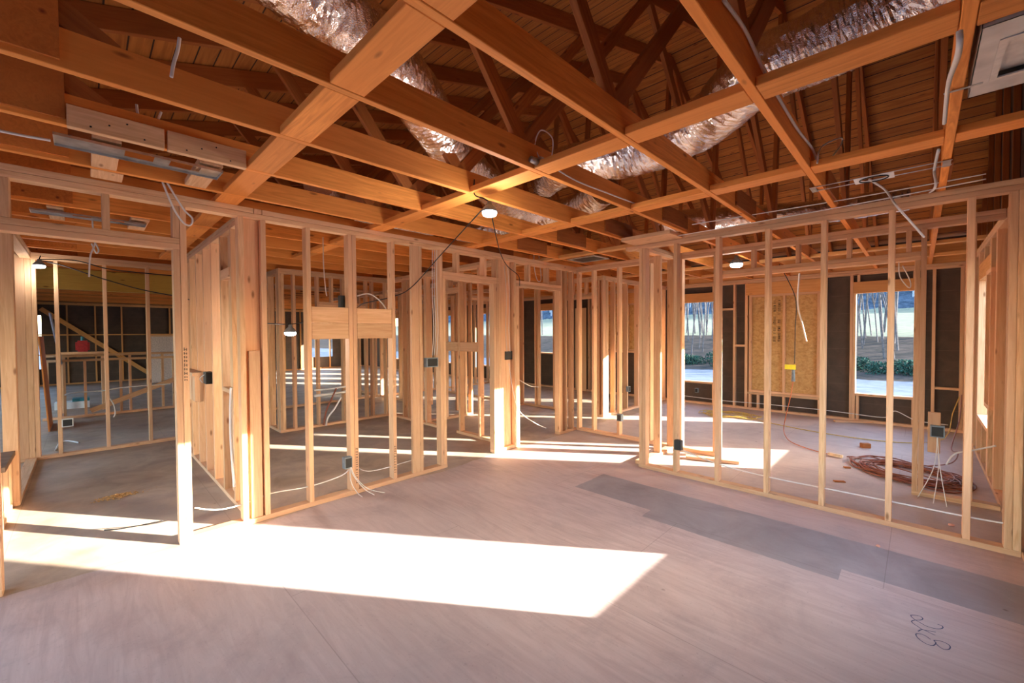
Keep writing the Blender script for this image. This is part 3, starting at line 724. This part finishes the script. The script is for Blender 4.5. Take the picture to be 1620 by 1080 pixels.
wire('lamp_cable', [(-2.19, 2.02, 2.44), at(700, 400, 'X', -3.2), at(650, 455, 'X', -3.72), at(618, 470, 'X', -3.93), at(575, 480, 'X', -4.2), at(562, 487, 'X', -4.3), at(500, 505, 'X', -4.4), (-4.45, 1.42, 1.61), at(405, 510, 'X', -4.45)], .005, BLKW, 'black cable drooping from the central work lamp left through the partition', 'cable')
wire('lamp_cable', [(-2.19, 2.02, 2.42), at(790, 395, 'X', -3.4), at(802, 420, 'X', -3.7), at(820, 436, 'X', -3.75), at(822, 452, 'X', -3.76)], .005, BLKW, 'black cable drooping from the central work lamp right to the door header', 'cable')
wire('lamp_cable', [(-7.45, -.36, 2.41), at(120, 412, 'X', -7.55), at(170, 425, 'X', -7.55), at(230, 432, 'X', -7.5), at(275, 436, 'X', -7.5)], .007, BLKW, 'upper black cable strung along the top of the left room', 'cable')
wire('lamp_cable', [(-7.45, -.36, 2.40), at(100, 420, 'X', -7.4), at(160, 440, 'X', -7.2), at(220, 457, 'X', -7.0), at(275, 468, 'X', -6.8), at(312, 477, 'X', -6.5)], .007, BLKW, 'lower black cable sloping right across the left room', 'cable')

# ------------------------------------------------------------------ electrical boxes
def ebox(label, c, ax, s=.055, h=.1, mat=GREYBOX, wires=(), d=.06, grp=None):
    c = Vector(c); e = thing('outlet_box', label, 'electrical box', c, grp)
    hx, hy = ((d/2, s) if ax == 'X' else (s, d/2))      # ax: the direction its open face looks along
    bm = bmesh.new(); bm_box(bm, c-Vector((hx, hy, h/2)), c+Vector((hx, hy, h/2)))
    mesh_obj('box', bm, mat, e)
    bm = bmesh.new(); k = .82
    f = Vector((1, 0, 0)) if ax == 'X' else Vector((0, -1, 0))
    a = c+f*(d/2+.001); q = Vector((0, s*k, h/2*k)) if ax == 'X' else Vector((s*k, 0, h/2*k))
    bm_box(bm, a-q-f*.001, a+q+f*.001); mesh_obj('opening', bm, BLACK, e)
    for w in wires: wire('lead', [Vector(p) for p in w], .0035, WIRE, parent=e)
    return e
f1 = (-3.775, 1.70, .31)
ebox('grey outlet box low on a partition stud, white cables spilling to the floor', (-3.80, 1.685, .315), 'X', .035, .105, GREYBOX,
     [[f1, (-3.76, 1.72, .2), (-3.70, 1.80, .06), (-3.62, 1.86, .008)], [f1, (-3.76, 1.74, .18), (-3.72, 1.84, .05), (-3.60, 1.95, .008)], [f1, (-3.765, 1.7, .15), (-3.75, 1.75, .03), (-3.66, 1.76, .008)]])
ebox('black outlet box on the deep side partition of the left room', (-5.27, .885, 1.065), 'Y', .07, .12, BLACK, [[(-5.25, .85, 1.1), (-5.3, .82, 1.06), (-5.24, .83, 1.02)]])
ebox('grey ganged switch box with many cables entering from above, on the partition end', (-3.80, 2.625, 1.195), 'X', .075, .10, GREYBOX)
ebox('black switch box between the two door openings', (-3.86, 3.86, 1.215), 'X', .065, .11, BLACK)
ebox('small outlet box low on the rear partition, left of the big posts', (-3.03, 5.285, .30), 'Y', .035, .1, GREYBOX)
ebox('black outlet box low on the second stud of the right partition', (-1.785, 4.30, .335), 'Y', .035, .1, BLACK)
ebox('round-cornered outlet box in the room behind the rear partition', (-3.98, 7.25, .42), 'X', .035, .1, GREYBOX)
ebox('grey outlet box on a block inside the right opening, leads fanning to the floor', (.12, 5.25, .62), 'Y', .045, .10, GREYBOX,
     [[(.12, 5.24, .58), (.10, 5.22, .3), (.0, 5.2, .008)], [(.12, 5.24, .58), (.14, 5.2, .3), (.18, 5.1, .008)], [(.12, 5.24, .58), (.13, 5.24, .3), (.10, 5.12, .008)]])
ebox('small outlet box under the left far window', (-3.33, 8.94, .28), 'Y', .03, .09, GREYBOX)
ebox('black switch bracket high on a stud of the closet partition', at(547, 478, 'X', -3.9), 'X', .06, .12, BLACK)

# ------------------------------------------------------------------ cables
G = 'white cables'
wire('cable', [at(x, y, 'X', -3.84) for x, y in ((308, 803), (345, 806), (385, 797), (430, 780), (490, 769), (540, 752), (556, 738))], .005, WIRE, 'white cable sagging low through the left partition studs to the outlet box')
wire('cable', [at(x, y, 'X', -3.84) for x, y in ((560, 735), (580, 745), (610, 740), (640, 731), (672, 722))], .004, WIRE, 'white cable running right from the low outlet box on the left partition')
wire('cable', [at(x, y, 'Y', 4.355) for x, y in ((1080, 712), (1140, 735), (1220, 755), (1320, 775), (1420, 795), (1530, 817), (1598, 829))], .006, WIRE, 'white cable strung low through all the studs of the right partition')
wire('cable', [at(x, y, 'Y', 8.93) for x, y in ((1060, 623), (1100, 628), (1150, 634), (1200, 638), (1250, 643), (1300, 648), (1340, 653), (1400, 660), (1416, 650), (1450, 665), (1500, 672))], .007, WIRE, 'white cable along the far window wall below the sills')
wire('cable', [[at(x, y, 'X', -3.6) for x, y in ((243, 248), (258, 290), (275, 330), (290, 352), (301, 356), (304, 345), (290, 330), (262, 285))]], .006, WIRE, 'white cable hanging in a long loop from the steel bracket at upper left')
wire('cable', [at(x, y, 'X', -2.25) for x, y in ((284, 60), (281, 80), (275, 100), (271, 122))], .0065, WIRE, 'thick white cable end dropping between the two upper left chords')
wire('cable', [at(x, y, 'X', -3.0) for x, y in ((216, 165), (220, 185), (235, 200), (248, 192), (255, 177))], .006, WIRE, 'white cable looped in the dark gap above the pale scab boards')
wire('cable', [at(x, y, 'X', -2.9) for x, y in ((0, 207), (40, 215), (80, 222))], .006, WIRE, 'white cable running in from the left border to the steel bracket')
wire('cable', [at(x, y, 'Z', 2.50) for x, y in ((1375, 284), (1400, 300))]+[at(1418, 325, 'Y', 3.75), at(1440, 350, 'Y', 3.9), at(1462, 375, 'Y', 4.0)], .007, WIRE, 'white cable tail hanging out of the round fixture bracket')
wire('cable', [at(x, y, 'X', -.48) for x, y in ((1145, 0), (1180, 50), (1210, 115), (1235, 160), (1262, 205), (1285, 235), (1293, 258))], .007, WIRE, 'pale cable stapled down along the steep right chord')
wire('cable', [at(x, y, 'X', -.45) for x, y in ((1293, 258), (1300, 232), (1330, 218), (1331, 228), (1315, 250))], .005, WIRE, 'small cable loop hanging beside the right-hand chord')
wire('cable', [at(x, y, 'X', .06) for x, y in ((1518, 50), (1516, 85), (1500, 135), (1494, 195))], .007, WIRE, 'white cable curving down beside the far right chord')
wire('cable', [at(x, y, 'X', .04) for x, y in ((1485, 237), (1478, 270), (1480, 295), (1470, 305))], .005, WIRE, 'short white cable below the right end of the fixture bracket')
for k, (a, b) in enumerate((((1095, 355), (1560, 275)), ((1060, 375), (1560, 283)))):
    wire('cable', [at(a[0], a[1], 'Y', 4.15+k*.05), at((a[0]+b[0])/2, (a[1]+b[1])/2+2, 'Y', 4.1), at(b[0], b[1], 'Y', 4.1)], .004, WIRE, ('upper' if k == 0 else 'lower')+' thin white cable strung level just above the right partition plate')
wire('cable', [at(x, y, 'X', -1.68) for x, y in ((866, 258), (910, 285), (960, 305), (1013, 325))], .005, WIRE, 'pale cable stapled along the chord right of the junction box')
wire('cable', [at(x, y, 'Y', 5.9) for x, y in ((1265, 432), (1262, 480), (1270, 515), (1276, 540))], .008, WIRE, 'white cable tail hanging before the boarded far window')
wire('cable', [at(x, y, 'Y', 5.2) for x, y in ((1422, 415), (1424, 438), (1438, 455), (1440, 445), (1428, 420))], .005, WIRE, 'thin cable loop hanging from the rear header before the right window')
wire('cable', [at(x, y, 'X', -3.95) for x, y in ((845, 385), (845, 420), (850, 443), (856, 440), (852, 400))], .006, WIRE, 'white cable loop hanging over the second door header')
wire('cable', [[at(x+dx, y, 'X', -3.83) for x, y in ((688, 395), (688, 460), (690, 520), (688, 562))] for dx in (-4, -1, 3, 6)], .0035, WIRE, 'bundle of white cables running down to the ganged switch box')
wire('cable', [[at(x+dx, y, 'X', -3.82) for x, y in ((800, 420), (803, 470), (802, 520), (804, 556))] for dx in (-2, 3)], .0035, WIRE, 'pair of white cables dropping to the black box between the doors')
wire('cable', [at(x, y, 'X', -3.78) for x, y in ((805, 575), (812, 620), (822, 650), (845, 668), (864, 677))], .004, WIRE, 'thin white cable trailing out into the passage from the black box')
wire('cable', [at(x, y, 'X', -4.1) for x, y in ((820, 600), (838, 610), (852, 612))], .006, WIRE, 'stiff white cable stub pointing right beyond the second doorway')
wire('cable', [at(x, y, 'X', -4.3) for x, y in ((511, 375), (512, 420), (515, 455), (517, 468))], .005, WIRE, 'white cable hanging above the blocking boards, left of the black bracket')
wire('cable', [at(x, y, 'X', -3.9) for x, y in ((565, 468), (585, 465), (605, 480), (615, 500), (616, 520))], .006, WIRE, 'white cable arching right over the blocking boards')
wire('cable', [at(x, y, 'X', -5.2) for x, y in ((146, 342), (147, 360), (150, 385), (143, 405), (141, 438))], .006, WIRE, 'white cable hanging below the door header in the left room')
wire('cable', [at(x, y, 'X', -5.2) for x, y in ((145, 385), (152, 400), (156, 395), (150, 383))], .006, WIRE, 'small white cable curl at the header of the left room')
wire('cable', [at(x, y, 'X', -10.9) for x, y in ((102, 625), (115, 621), (160, 618), (200, 612), (270, 607))], .012, WIRE, 'white cable strung level in front of the knee wall')
wire('cable', [at(x, y, 'X', -10.6) for x, y in ((172, 628), (180, 640), (182, 655), (175, 662), (170, 650))], .010, WIRE, 'white cable coil hanging by the knee wall')
wire('cable', [at(x, y, 'Z', .01) for x, y in ((88, 712), (95, 700), (108, 697), (125, 700))], .01, WIRE, 'scrap of white cable on the floor behind the left room wall')
ebox('small pale outlet box low on the back wall of the left room', at(107, 668, 'X', -7.6), 'X', .05, .1, WHITEP)
wire('cable', [at(x, y, 'Z', .012) for x, y in ((165, 838), (190, 836), (225, 830), (258, 823))], .004, BLKW, 'thin dark cable lying across the sunlit doorway floor', 'cable')
wire('cable', [[at(x, y, 'X', -3.9) for x, y in ((546, 374), (552, 395), (548, 440), (553, 470))]], .005, ORW, 'orange cable dropping above the blocking boards', 'cable')
wire('conduit_pipe', [at(x, y, 'Y', .89) for x, y in ((366, 613), (365, 650), (366, 700), (371, 770))], .012, PVC, 'pale flexible conduit clipped down the deep side partition', 'pipe')
wire('water_pipe', [at(x, y, 'X', -6.9) for x, y in ((497, 617), (522, 615), (548, 611))], .014, PVC, 'upper white pipe crossing the closet partition studs', 'pipe')
wire('water_pipe', [at(x, y, 'X', -6.9) for x, y in ((497, 626), (522, 623), (548, 619))], .022, PVC, 'lower thicker white pipe crossing the closet partition studs', 'pipe')
wire('water_pipe', [at(x, y, 'X', -6.85) for x, y in ((532, 614), (525, 630), (516, 650), (512, 672))], .014, REDW, 'dark red flexible water pipe curving to the floor by the closet', 'pipe')
wire('water_pipe', [at(x, y, 'X', -6.85) for x, y in ((540, 628), (530, 645), (519, 660), (516, 673))], .014, PVC, 'pale flexible water pipe curving to the floor by the closet', 'pipe')

# ------------------------------------------------------------------ cords on the floor of the daylight room
random.seed(5)
def coil(label, cx, cy, rx, ry, n, r, mat, name, ang=0, tail=()):
    pts = []
    for k in range(n*14):
        t = 2*math.pi*k/14; j = noise.noise(Vector((k*.07, cx, 1)))*.35; w = 1+j
        ox = .10*math.sin(t*.13+1); oy = .08*math.cos(t*.17)
        x = rx*w*math.cos(t)+ox*rx*2; y = ry*w*math.sin(t)+oy
        xa = x*math.cos(ang)-y*math.sin(ang); ya = x*math.sin(ang)+y*math.cos(ang)
        pts.append(Vector((cx+xa, cy+ya, r+.018*(1+math.sin(k*1.7+cx))*min(1, k/20))))
    return wire(name, pts+[Vector(t) for t in tail], r, mat, label, 'cord', n=3)
p1 = at(1310, 718, 'Z', .012); p2 = at(1340, 722, 'Z', .012)
coil('big tangled heap of rust-brown extension cord on the daylight room floor', -.08, 6.02, .42, .30, 17, .0065, REDW, 'extension_cord', -.5, [(-.45, 6.35, .01), p2])
coil('loose yellow cord coil on the floor by the far window wall', -2.45, 8.05, .42, .24, 6, .006, YELW, 'extension_cord', .2, [(-1.9, 7.9, .01), (-1.0, 7.55, .01), (-.2, 7.6, .01), (.25, 8.2, .02), (.35, 8.75, .3), (.42, 8.8, .55)])
wire('extension_cord', [at(1255, 600, 'Y', 7.2), at(1251, 625, 'Y', 7.2), at(1244, 655, 'Y', 7.25), at(1240, 676, 'Y', 7.3), at(1242, 688, 'Z', .03), at(1252, 699, 'Z', .02), at(1280, 710, 'Z', .01), p1], .006, ORW, 'orange-red cord hanging from the yellow tag and lying to a plug', 'cord')
wire('extension_cord', [(-1.50, 7.2, 2.5), at(1258, 470, 'Y', 7.2), at(1258, 520, 'Y', 7.2), at(1257, 575, 'Y', 7.2)], .006, BLKW, 'black cord dropping before the boarded window down to the yellow tag', 'cord')
c = at(1255, 588, 'Y', 7.2)
bm = bmesh.new(); bm_cyl(bm, c+Vector((0, 0, .05)), c-Vector((0, 0, .14)), .018, .026, 12); tag(mesh_obj('cord_plug', bm, GREYBOX, None, True), 'dark socket end of the hanging cord under the yellow tag', 'plug')
bm = bmesh.new(); bm_box(bm, c+Vector((-.10, -.035, .035)), c+Vector((.035, -.03, .105))); tag(mesh_obj('cord_tag', bm, TAG), 'bright yellow tag on the hanging cord in front of the boarded window', 'tag')
q = at(1325, 720, 'Z', .025); beam_ = beam('cord_plug', q-Vector((.09, -.01, 0)), q+Vector((.05, -.02, 0)), .035, .035, plain('cream_plastic', (.85, .62, .38), .5)); tag(beam_, 'cream plug lying where the orange cord meets the coiled cord', 'plug')
wire('extension_cord', [(-.02, 6.3, .03), (.25, 6.6, .05), (.33, 7.0, .1), (.30, 7.6, .03), (.40, 8.3, .3), (.43, 8.6, .6)], .006, REDW, 'rust cord rising from the heap to the corner stud', 'cord')
wire('cable', [at(1575, 705, 'X', .45), at(1540, 712, 'Y', 5.3), at(1510, 718, 'Y', 5.3), at(1497, 735, 'Y', 5.28)], .007, WIRE, 'white cable arching from the right wall to the grey box')
# small debris
def chunk(label, p, s, mat, name='wood_scrap', cat='scrap'):
    o = board(name, Vector(p)-Vector((s[0], s[1], 0)), Vector(p)+Vector((s[0], s[1], s[2])), mat, None, .004); o.matrix_world = o.matrix_world @ Matrix.Rotation(.6, 4, 'Z'); return tag(o, label, cat)
chunk('small reddish wood offcut standing on the daylight room floor', at(1369, 708, 'Z', 0), (.05, .03, .06), WEB)
chunk('flat brown wood offcut beside the cord heap', at(1328, 762, 'Z', 0), (.05, .02, .012), WEB)
chunk('thin brown sliver on the floor left of the cord heap', at(1340, 740, 'Z', 0), (.03, .02, .015), WEB)
chunk('pale plank lying along the foot of the far wall under the right window', at(1350, 668, 'Z', 0), (.28, .03, .03), PINE, 'plank', 'plank')
pl = beam('plank', at(1085, 722, 'Z', .02), at(1135, 728, 'Z', .02)+Vector((.2, .1, 0)), .09, .035, PINE); tag(pl, 'pale board lying in the sun behind the right partition', 'plank')
for k, (px, py, s) in enumerate(((1597, 855, .03), (1505, 830, .018), (1389, 863, .013))):
    bm = bmesh.new(); bmesh.ops.create_icosphere(bm, subdivisions=3, radius=s)
    for v in bm.verts: v.co *= 1+.35*noise.noise(v.co*60+Vector((k, 0, 0))); v.co.z *= .55
    bmesh.ops.translate(bm, vec=at(px, py, 'Z', s*.4), verts=bm.verts)
    tag(mesh_obj('insulation_tuft', bm, PINK, None, True), ('pinkish tuft at the foot of the right partition end post', 'small pinkish tuft under the right partition cable', 'tiny pinkish crumb in front of the right partition')[k], 'tuft')
bm = bmesh.new(); random.seed(9); c0 = at(185, 786, 'Z', 0)
for k in range(420):
    r = abs(random.gauss(0, .5)); a = random.uniform(0, 6.28); d = Vector((.07*r*math.cos(a), .19*r*math.sin(a), 0))
    z = .028*max(0, 1-r*.9); p = c0+d+Vector((0, 0, random.uniform(.002, z+.003))); s_ = random.uniform(.004, .011)
    v = bmesh.ops.create_cube(bm, size=1)['verts']; bmesh.ops.scale(bm, vec=(s_*1.6, s_, s_*.3), verts=v)
    bmesh.ops.rotate(bm, cent=(0, 0, 0), matrix=Matrix.Rotation(random.uniform(0, 6), 3, 'Z') @ Matrix.Rotation(random.uniform(-.6, .6), 3, 'X'), verts=v); bmesh.ops.translate(bm, vec=p, verts=v)
o = mesh_obj('sawdust_pile', bm, SHAV); tag(o, 'little heap of pale wood shavings on the left room floor', 'shavings'); o['kind'] = 'stuff'
# handwriting on the subfloor
def hp(x, y): return at(1380+x/9, 930+y/9, 'Z', .0004)
strokes = [((545, 385), (600, 385), (680, 400), (720, 435), (680, 455), (610, 455), (560, 470), (580, 500), (640, 540), (700, 580), (760, 605), (830, 640), (895, 670)),
           ((545, 385), (560, 410), (610, 450), (680, 490), (760, 535), (850, 565), (950, 580), (1005, 565), (990, 535), (930, 515)),
           ((650, 615), (700, 590), (760, 600), (830, 612), (905, 625)),
           ((830, 730), (760, 680), (680, 650), (620, 655), (650, 710), (720, 765), (800, 805), (870, 815), (905, 780), (880, 745), (930, 745), (1010, 765), (1080, 800), (1110, 835), (1090, 870), (1020, 870), (950, 830), (905, 785))]
bm = bmesh.new()
for st in strokes:
    path = smooth_path([hp(*p) for p in st], 6); prev = None
    for i, p in enumerate(path):
        t = path[min(i+1, len(path)-1)]-path[max(i-1, 0)]; nrm = Vector((-t.y, t.x, 0)).normalized()*.0022
        cur = (bm.verts.new(p+nrm), bm.verts.new(p-nrm))
        if prev: bm.faces.new((prev[0], prev[1], cur[1], cur[0]))
        prev = cur
o = mesh_obj('handwritten_number', bm, INK); tag(o, 'blue handwritten number on the plywood floor at lower right', 'writing')
# stuff in the far left wing
e = thing('fuel_can', 'small red can with a teal cap on a pale sawhorse in the far left wing', 'can', at(131, 556, 'X', -12))
p = at(131, 556, 'X', -12); bm = bmesh.new(); bm_box(bm, p-Vector((.1, .1, .0)), p+Vector((.1, .1, .22))); bmesh.ops.bevel(bm, geom=bm.edges[:], offset=.03, segments=2, affect='EDGES'); mesh_obj('body', bm, RED, e)
bm = bmesh.new(); bm_cyl(bm, p+Vector((0, 0, .22)), p+Vector((0, 0, .30)), .025); mesh_obj('cap', bm, TEAL, e)
e = thing('sawhorse', 'pale sawhorse standing behind the knee wall in the far left wing', 'sawhorse', (p.x, p.y, 0))
board('top', (p.x-.12, p.y-.35, p.z-.10), (p.x+.12, p.y+.35, p.z-.004), PINE, e)
for sx in (-.08, .08):
    for sy in (-.3, .3): beam('leg', (p.x+sx*2, p.y+sy, 0), (p.x+sx, p.y+sy, p.z-.10), .04, .09, PINE, e, up=(0, 1, 0))
wbx = at(258, 575, 'X', -17.5)
e = thing('storage_box', 'pinkish-white storage box standing by the far left end wall', 'box', (wbx.x, wbx.y, 0)); board('body', (wbx.x-.3, wbx.y-.35, 0), (wbx.x+.3, wbx.y+.45, 1.45), plain('whitish_board', (.62, .52, .48), .6), e); board('lid', (wbx.x-.32, wbx.y-.37, 1.45), (wbx.x+.32, wbx.y+.47, 1.50), PINE, e)
tb = at(115, 645, 'Z', .0); e = thing('tool_case', 'teal and white tool case on the floor behind the left room wall', 'tool case', tb); board('body', tb+Vector((-.15, -.25, 0)), tb+Vector((.15, .25, .14)), WHITEP, e); board('lid', tb+Vector((-.15, -.0, .14)), tb+Vector((.15, .25, .2)), TEAL, e)

# ------------------------------------------------------------------ outside
def matt(m):
    m.node_tree.nodes['Principled BSDF'].inputs['Specular IOR Level'].default_value = 0; return m
def ground_mat():
    s = N('ground'); P = s.n('ShaderNodeNewGeometry').outputs['Position']; sp = s.n('ShaderNodeSeparateXYZ'); s.l(P, sp.inputs[0])
    Y = s.math('MAXIMUM', sp.outputs[1], s.math('MULTIPLY', sp.outputs[0], 1.0)); g = s.noise(P, 1.4, 5, .5, .7); g2 = s.noise(P, .35, 4)
    Yn = s.math('ADD', sp.outputs[1], s.math('MULTIPLY_ADD', g2, 3.0, -1.5))
    road = s.mix(s.ramp(g, .35, .65), (.11, .13, .16), (.075, .09, .115))
    dark = s.mix(s.ramp(g, .35, .65), (.06, .05, .045), (.03, .03, .028))
    fld = s.mix(s.ramp(g, .35, .65), (.155, .165, .125), (.11, .12, .095))
    c = s.mix(s.math('GREATER_THAN', Yn, 21.2), road, dark); c = s.mix(s.math('GREATER_THAN', Yn, 33.0), c, fld); c = s.mix(s.math('GREATER_THAN', Yn, 101.0), c, s.mix(s.ramp(s.noise(P, .5, 6, 0, .8), .4, .6), (.05, .07, .10), (.02, .03, .045)))  # hillside past the field carries blue distance haze in its colour
    return s.fin(c, .9)
def gz(x, y):
    r = max(y, 0)
    if r < 22: z = -.45
    elif r < 32: z = -.45+(r-22)*.155
    elif r < 100: z = 1.1+(r-32)*.0575
    else: z = 5.0+(r-100)*.5
    return z+.15*noise.noise(Vector((x*.1, y*.1, 0)))*(1 if r > 14 else .2)
bm = bmesh.new(); xs = [-150+6*i for i in range(52)]; ys = [-80+4*i for i in range(66)]
gv = [[bm.verts.new((x, y, gz(x, y) if not (-21 < x < 3 and -5 < y < 11) else -.46)) for x in xs] for y in ys]
for j in range(len(ys)-1):
    for i in range(len(xs)-1): bm.faces.new((gv[j][i], gv[j][i+1], gv[j+1][i+1], gv[j+1][i]))
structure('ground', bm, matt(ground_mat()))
BARK = plain('bark', (.10, .095, .10), .9, 0, .2, 8)
BARKF = plain('hazed_bark', (.22, .26, .32), .9, 0, .2, 8)  # bark of the far woods, with bluish distance haze mixed into its colour
LEAF = plain('evergreen_leaf', (.03, .07, .055), .7, 0, .25, 5)
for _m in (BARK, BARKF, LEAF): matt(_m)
def tree_mesh(seed, h, spread=.35, depth=4, mat=BARK):
    random.seed(seed); bm = bmesh.new()
    def grow(p, d, l, r, k):
        q = [p]; dd = d.copy()
        for i in range(3):
            dd = (dd+Vector((random.uniform(-1, 1), random.uniform(-1, 1), random.uniform(-.3, .5)))*.09).normalized(); q.append(q[-1]+dd*l/3)
        tube_bm(bm, q, lambda i, kk: r*(1-.16*i), 5 if k > 1 else 3, False)
        if k == 0: return
        for j in range(random.choice((3, 4)) if k > 1 else 3):
            t = random.uniform(.35, 1) if k == depth else random.uniform(.2, 1); b = q[0].lerp(q[-1], t)
            i0 = min(2, int(t*3)); b = q[i0].lerp(q[i0+1], t*3-i0)
            a = random.uniform(0, 6.28); nd = (dd+Vector((math.cos(a), math.sin(a), random.uniform(.1, .6)))*random.uniform(.3, .6)).normalized()
            grow(b, nd, l*random.uniform(.25, .42), r*.5, k-1)
    grow(Vector((0, 0, -.3)), Vector((0, 0, 1)), h*.75, h*.0036+.014 if h < 16 else h*.012, depth)
    me = bpy.data.meshes.new('tree'); bm.to_mesh(me); bm.free(); me.materials.append(mat); return me
TM = [tree_mesh(20+i, 11+i, mat=BARK) for i in range(5)]
def place_tree(me, x, y, s, label, group, name='bare_tree'):
    o = bpy.data.objects.new(name, me); link(o, None, Matrix.Translation((x, y, gz(x, y))) @ Matrix.Rotation(random.uniform(0, 6.28), 4, 'Z') @ Matrix.Scale(s, 4))
    tag(o, label, 'tree', group)
random.seed(31)
spots = []
for i in range(2000):
    if len(spots) >= 110: break
    y = random.uniform(23.8, 38); q = random.random(); x = random.uniform(-4.5, 1.5) if q < .4 else -y*random.uniform(.29, .47) if q < .8 else random.uniform(-30, 4)
    if all((x-a)**2+(y-b)**2 > .75**2 for a, b in spots): spots.append((x, y))
for i, (x, y) in enumerate(sorted(spots)):
    q = x/y
    if -.28 <= q <= -.16: continue
    where = ('in the wood edge seen through the right far window', 'right') if q > -.16 else ('in the wood edge seen through the left far window', 'left') if q > -.48 else ('in the wood edge far off to the left of the house', 'far left')
    place_tree(TM[i % 5], x, y, random.uniform(.6, 1.1), 'slender bare tree '+where[0], 'bare trees, '+where[1]+' stretch')
# distant forest, one mass
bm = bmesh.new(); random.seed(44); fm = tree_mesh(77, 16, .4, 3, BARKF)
def add_mesh(bm, me, M):
    n0 = len(bm.verts); bm.from_mesh(me); bm.verts.ensure_lookup_table()
    for v in bm.verts[n0:]: v.co = M @ v.co
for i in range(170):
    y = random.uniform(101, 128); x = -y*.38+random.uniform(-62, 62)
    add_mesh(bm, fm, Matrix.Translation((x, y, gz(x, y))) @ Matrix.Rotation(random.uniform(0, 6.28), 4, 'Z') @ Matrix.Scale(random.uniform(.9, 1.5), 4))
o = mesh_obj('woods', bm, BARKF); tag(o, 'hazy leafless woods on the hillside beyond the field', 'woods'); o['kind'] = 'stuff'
def bush_mesh(seed):
    random.seed(seed); bm = bmesh.new()
    for k in range(900):
        a = random.uniform(0, 6.28); u = random.uniform(0, 1)**.4; ph = random.uniform(0, 1.5)
        p = Vector((u*math.cos(a)*math.cos(ph*.9), u*math.sin(a)*math.cos(ph*.9), u*math.sin(ph)*.95))
        s_ = random.uniform(.04, .09); n1 = Vector((random.uniform(-1, 1), random.uniform(-1, 1), random.uniform(-.3, 1))).normalized(); t1 = n1.orthogonal().normalized()*s_; t2 = n1.cross(t1)
        bm.faces.new([bm.verts.new(p+t1), bm.verts.new(p+t2*.6), bm.verts.new(p-t1), bm.verts.new(p-t2*.6)])
    me = bpy.data.meshes.new('bush'); bm.to_mesh(me); bm.free(); me.materials.append(LEAF); return me
BM_ = [bush_mesh(i) for i in range(3)]; random.seed(61)
for i in range(26):
    x = -14.5+i*.74+random.uniform(-.08, .08); y = 22.9+random.uniform(-.5, .9); s_ = random.uniform(.62, .85)
    o = bpy.data.objects.new('evergreen_bush', BM_[i % 3]); link(o, None, Matrix.Translation((x, y, gz(x, y)-.05)) @ Matrix.Rotation(random.uniform(0, 6), 4, 'Z') @ Matrix.Scale(s_, 4)); tag(o, 'dark evergreen bush in the low hedge outside the far windows', 'bush', 'evergreen bushes outside')
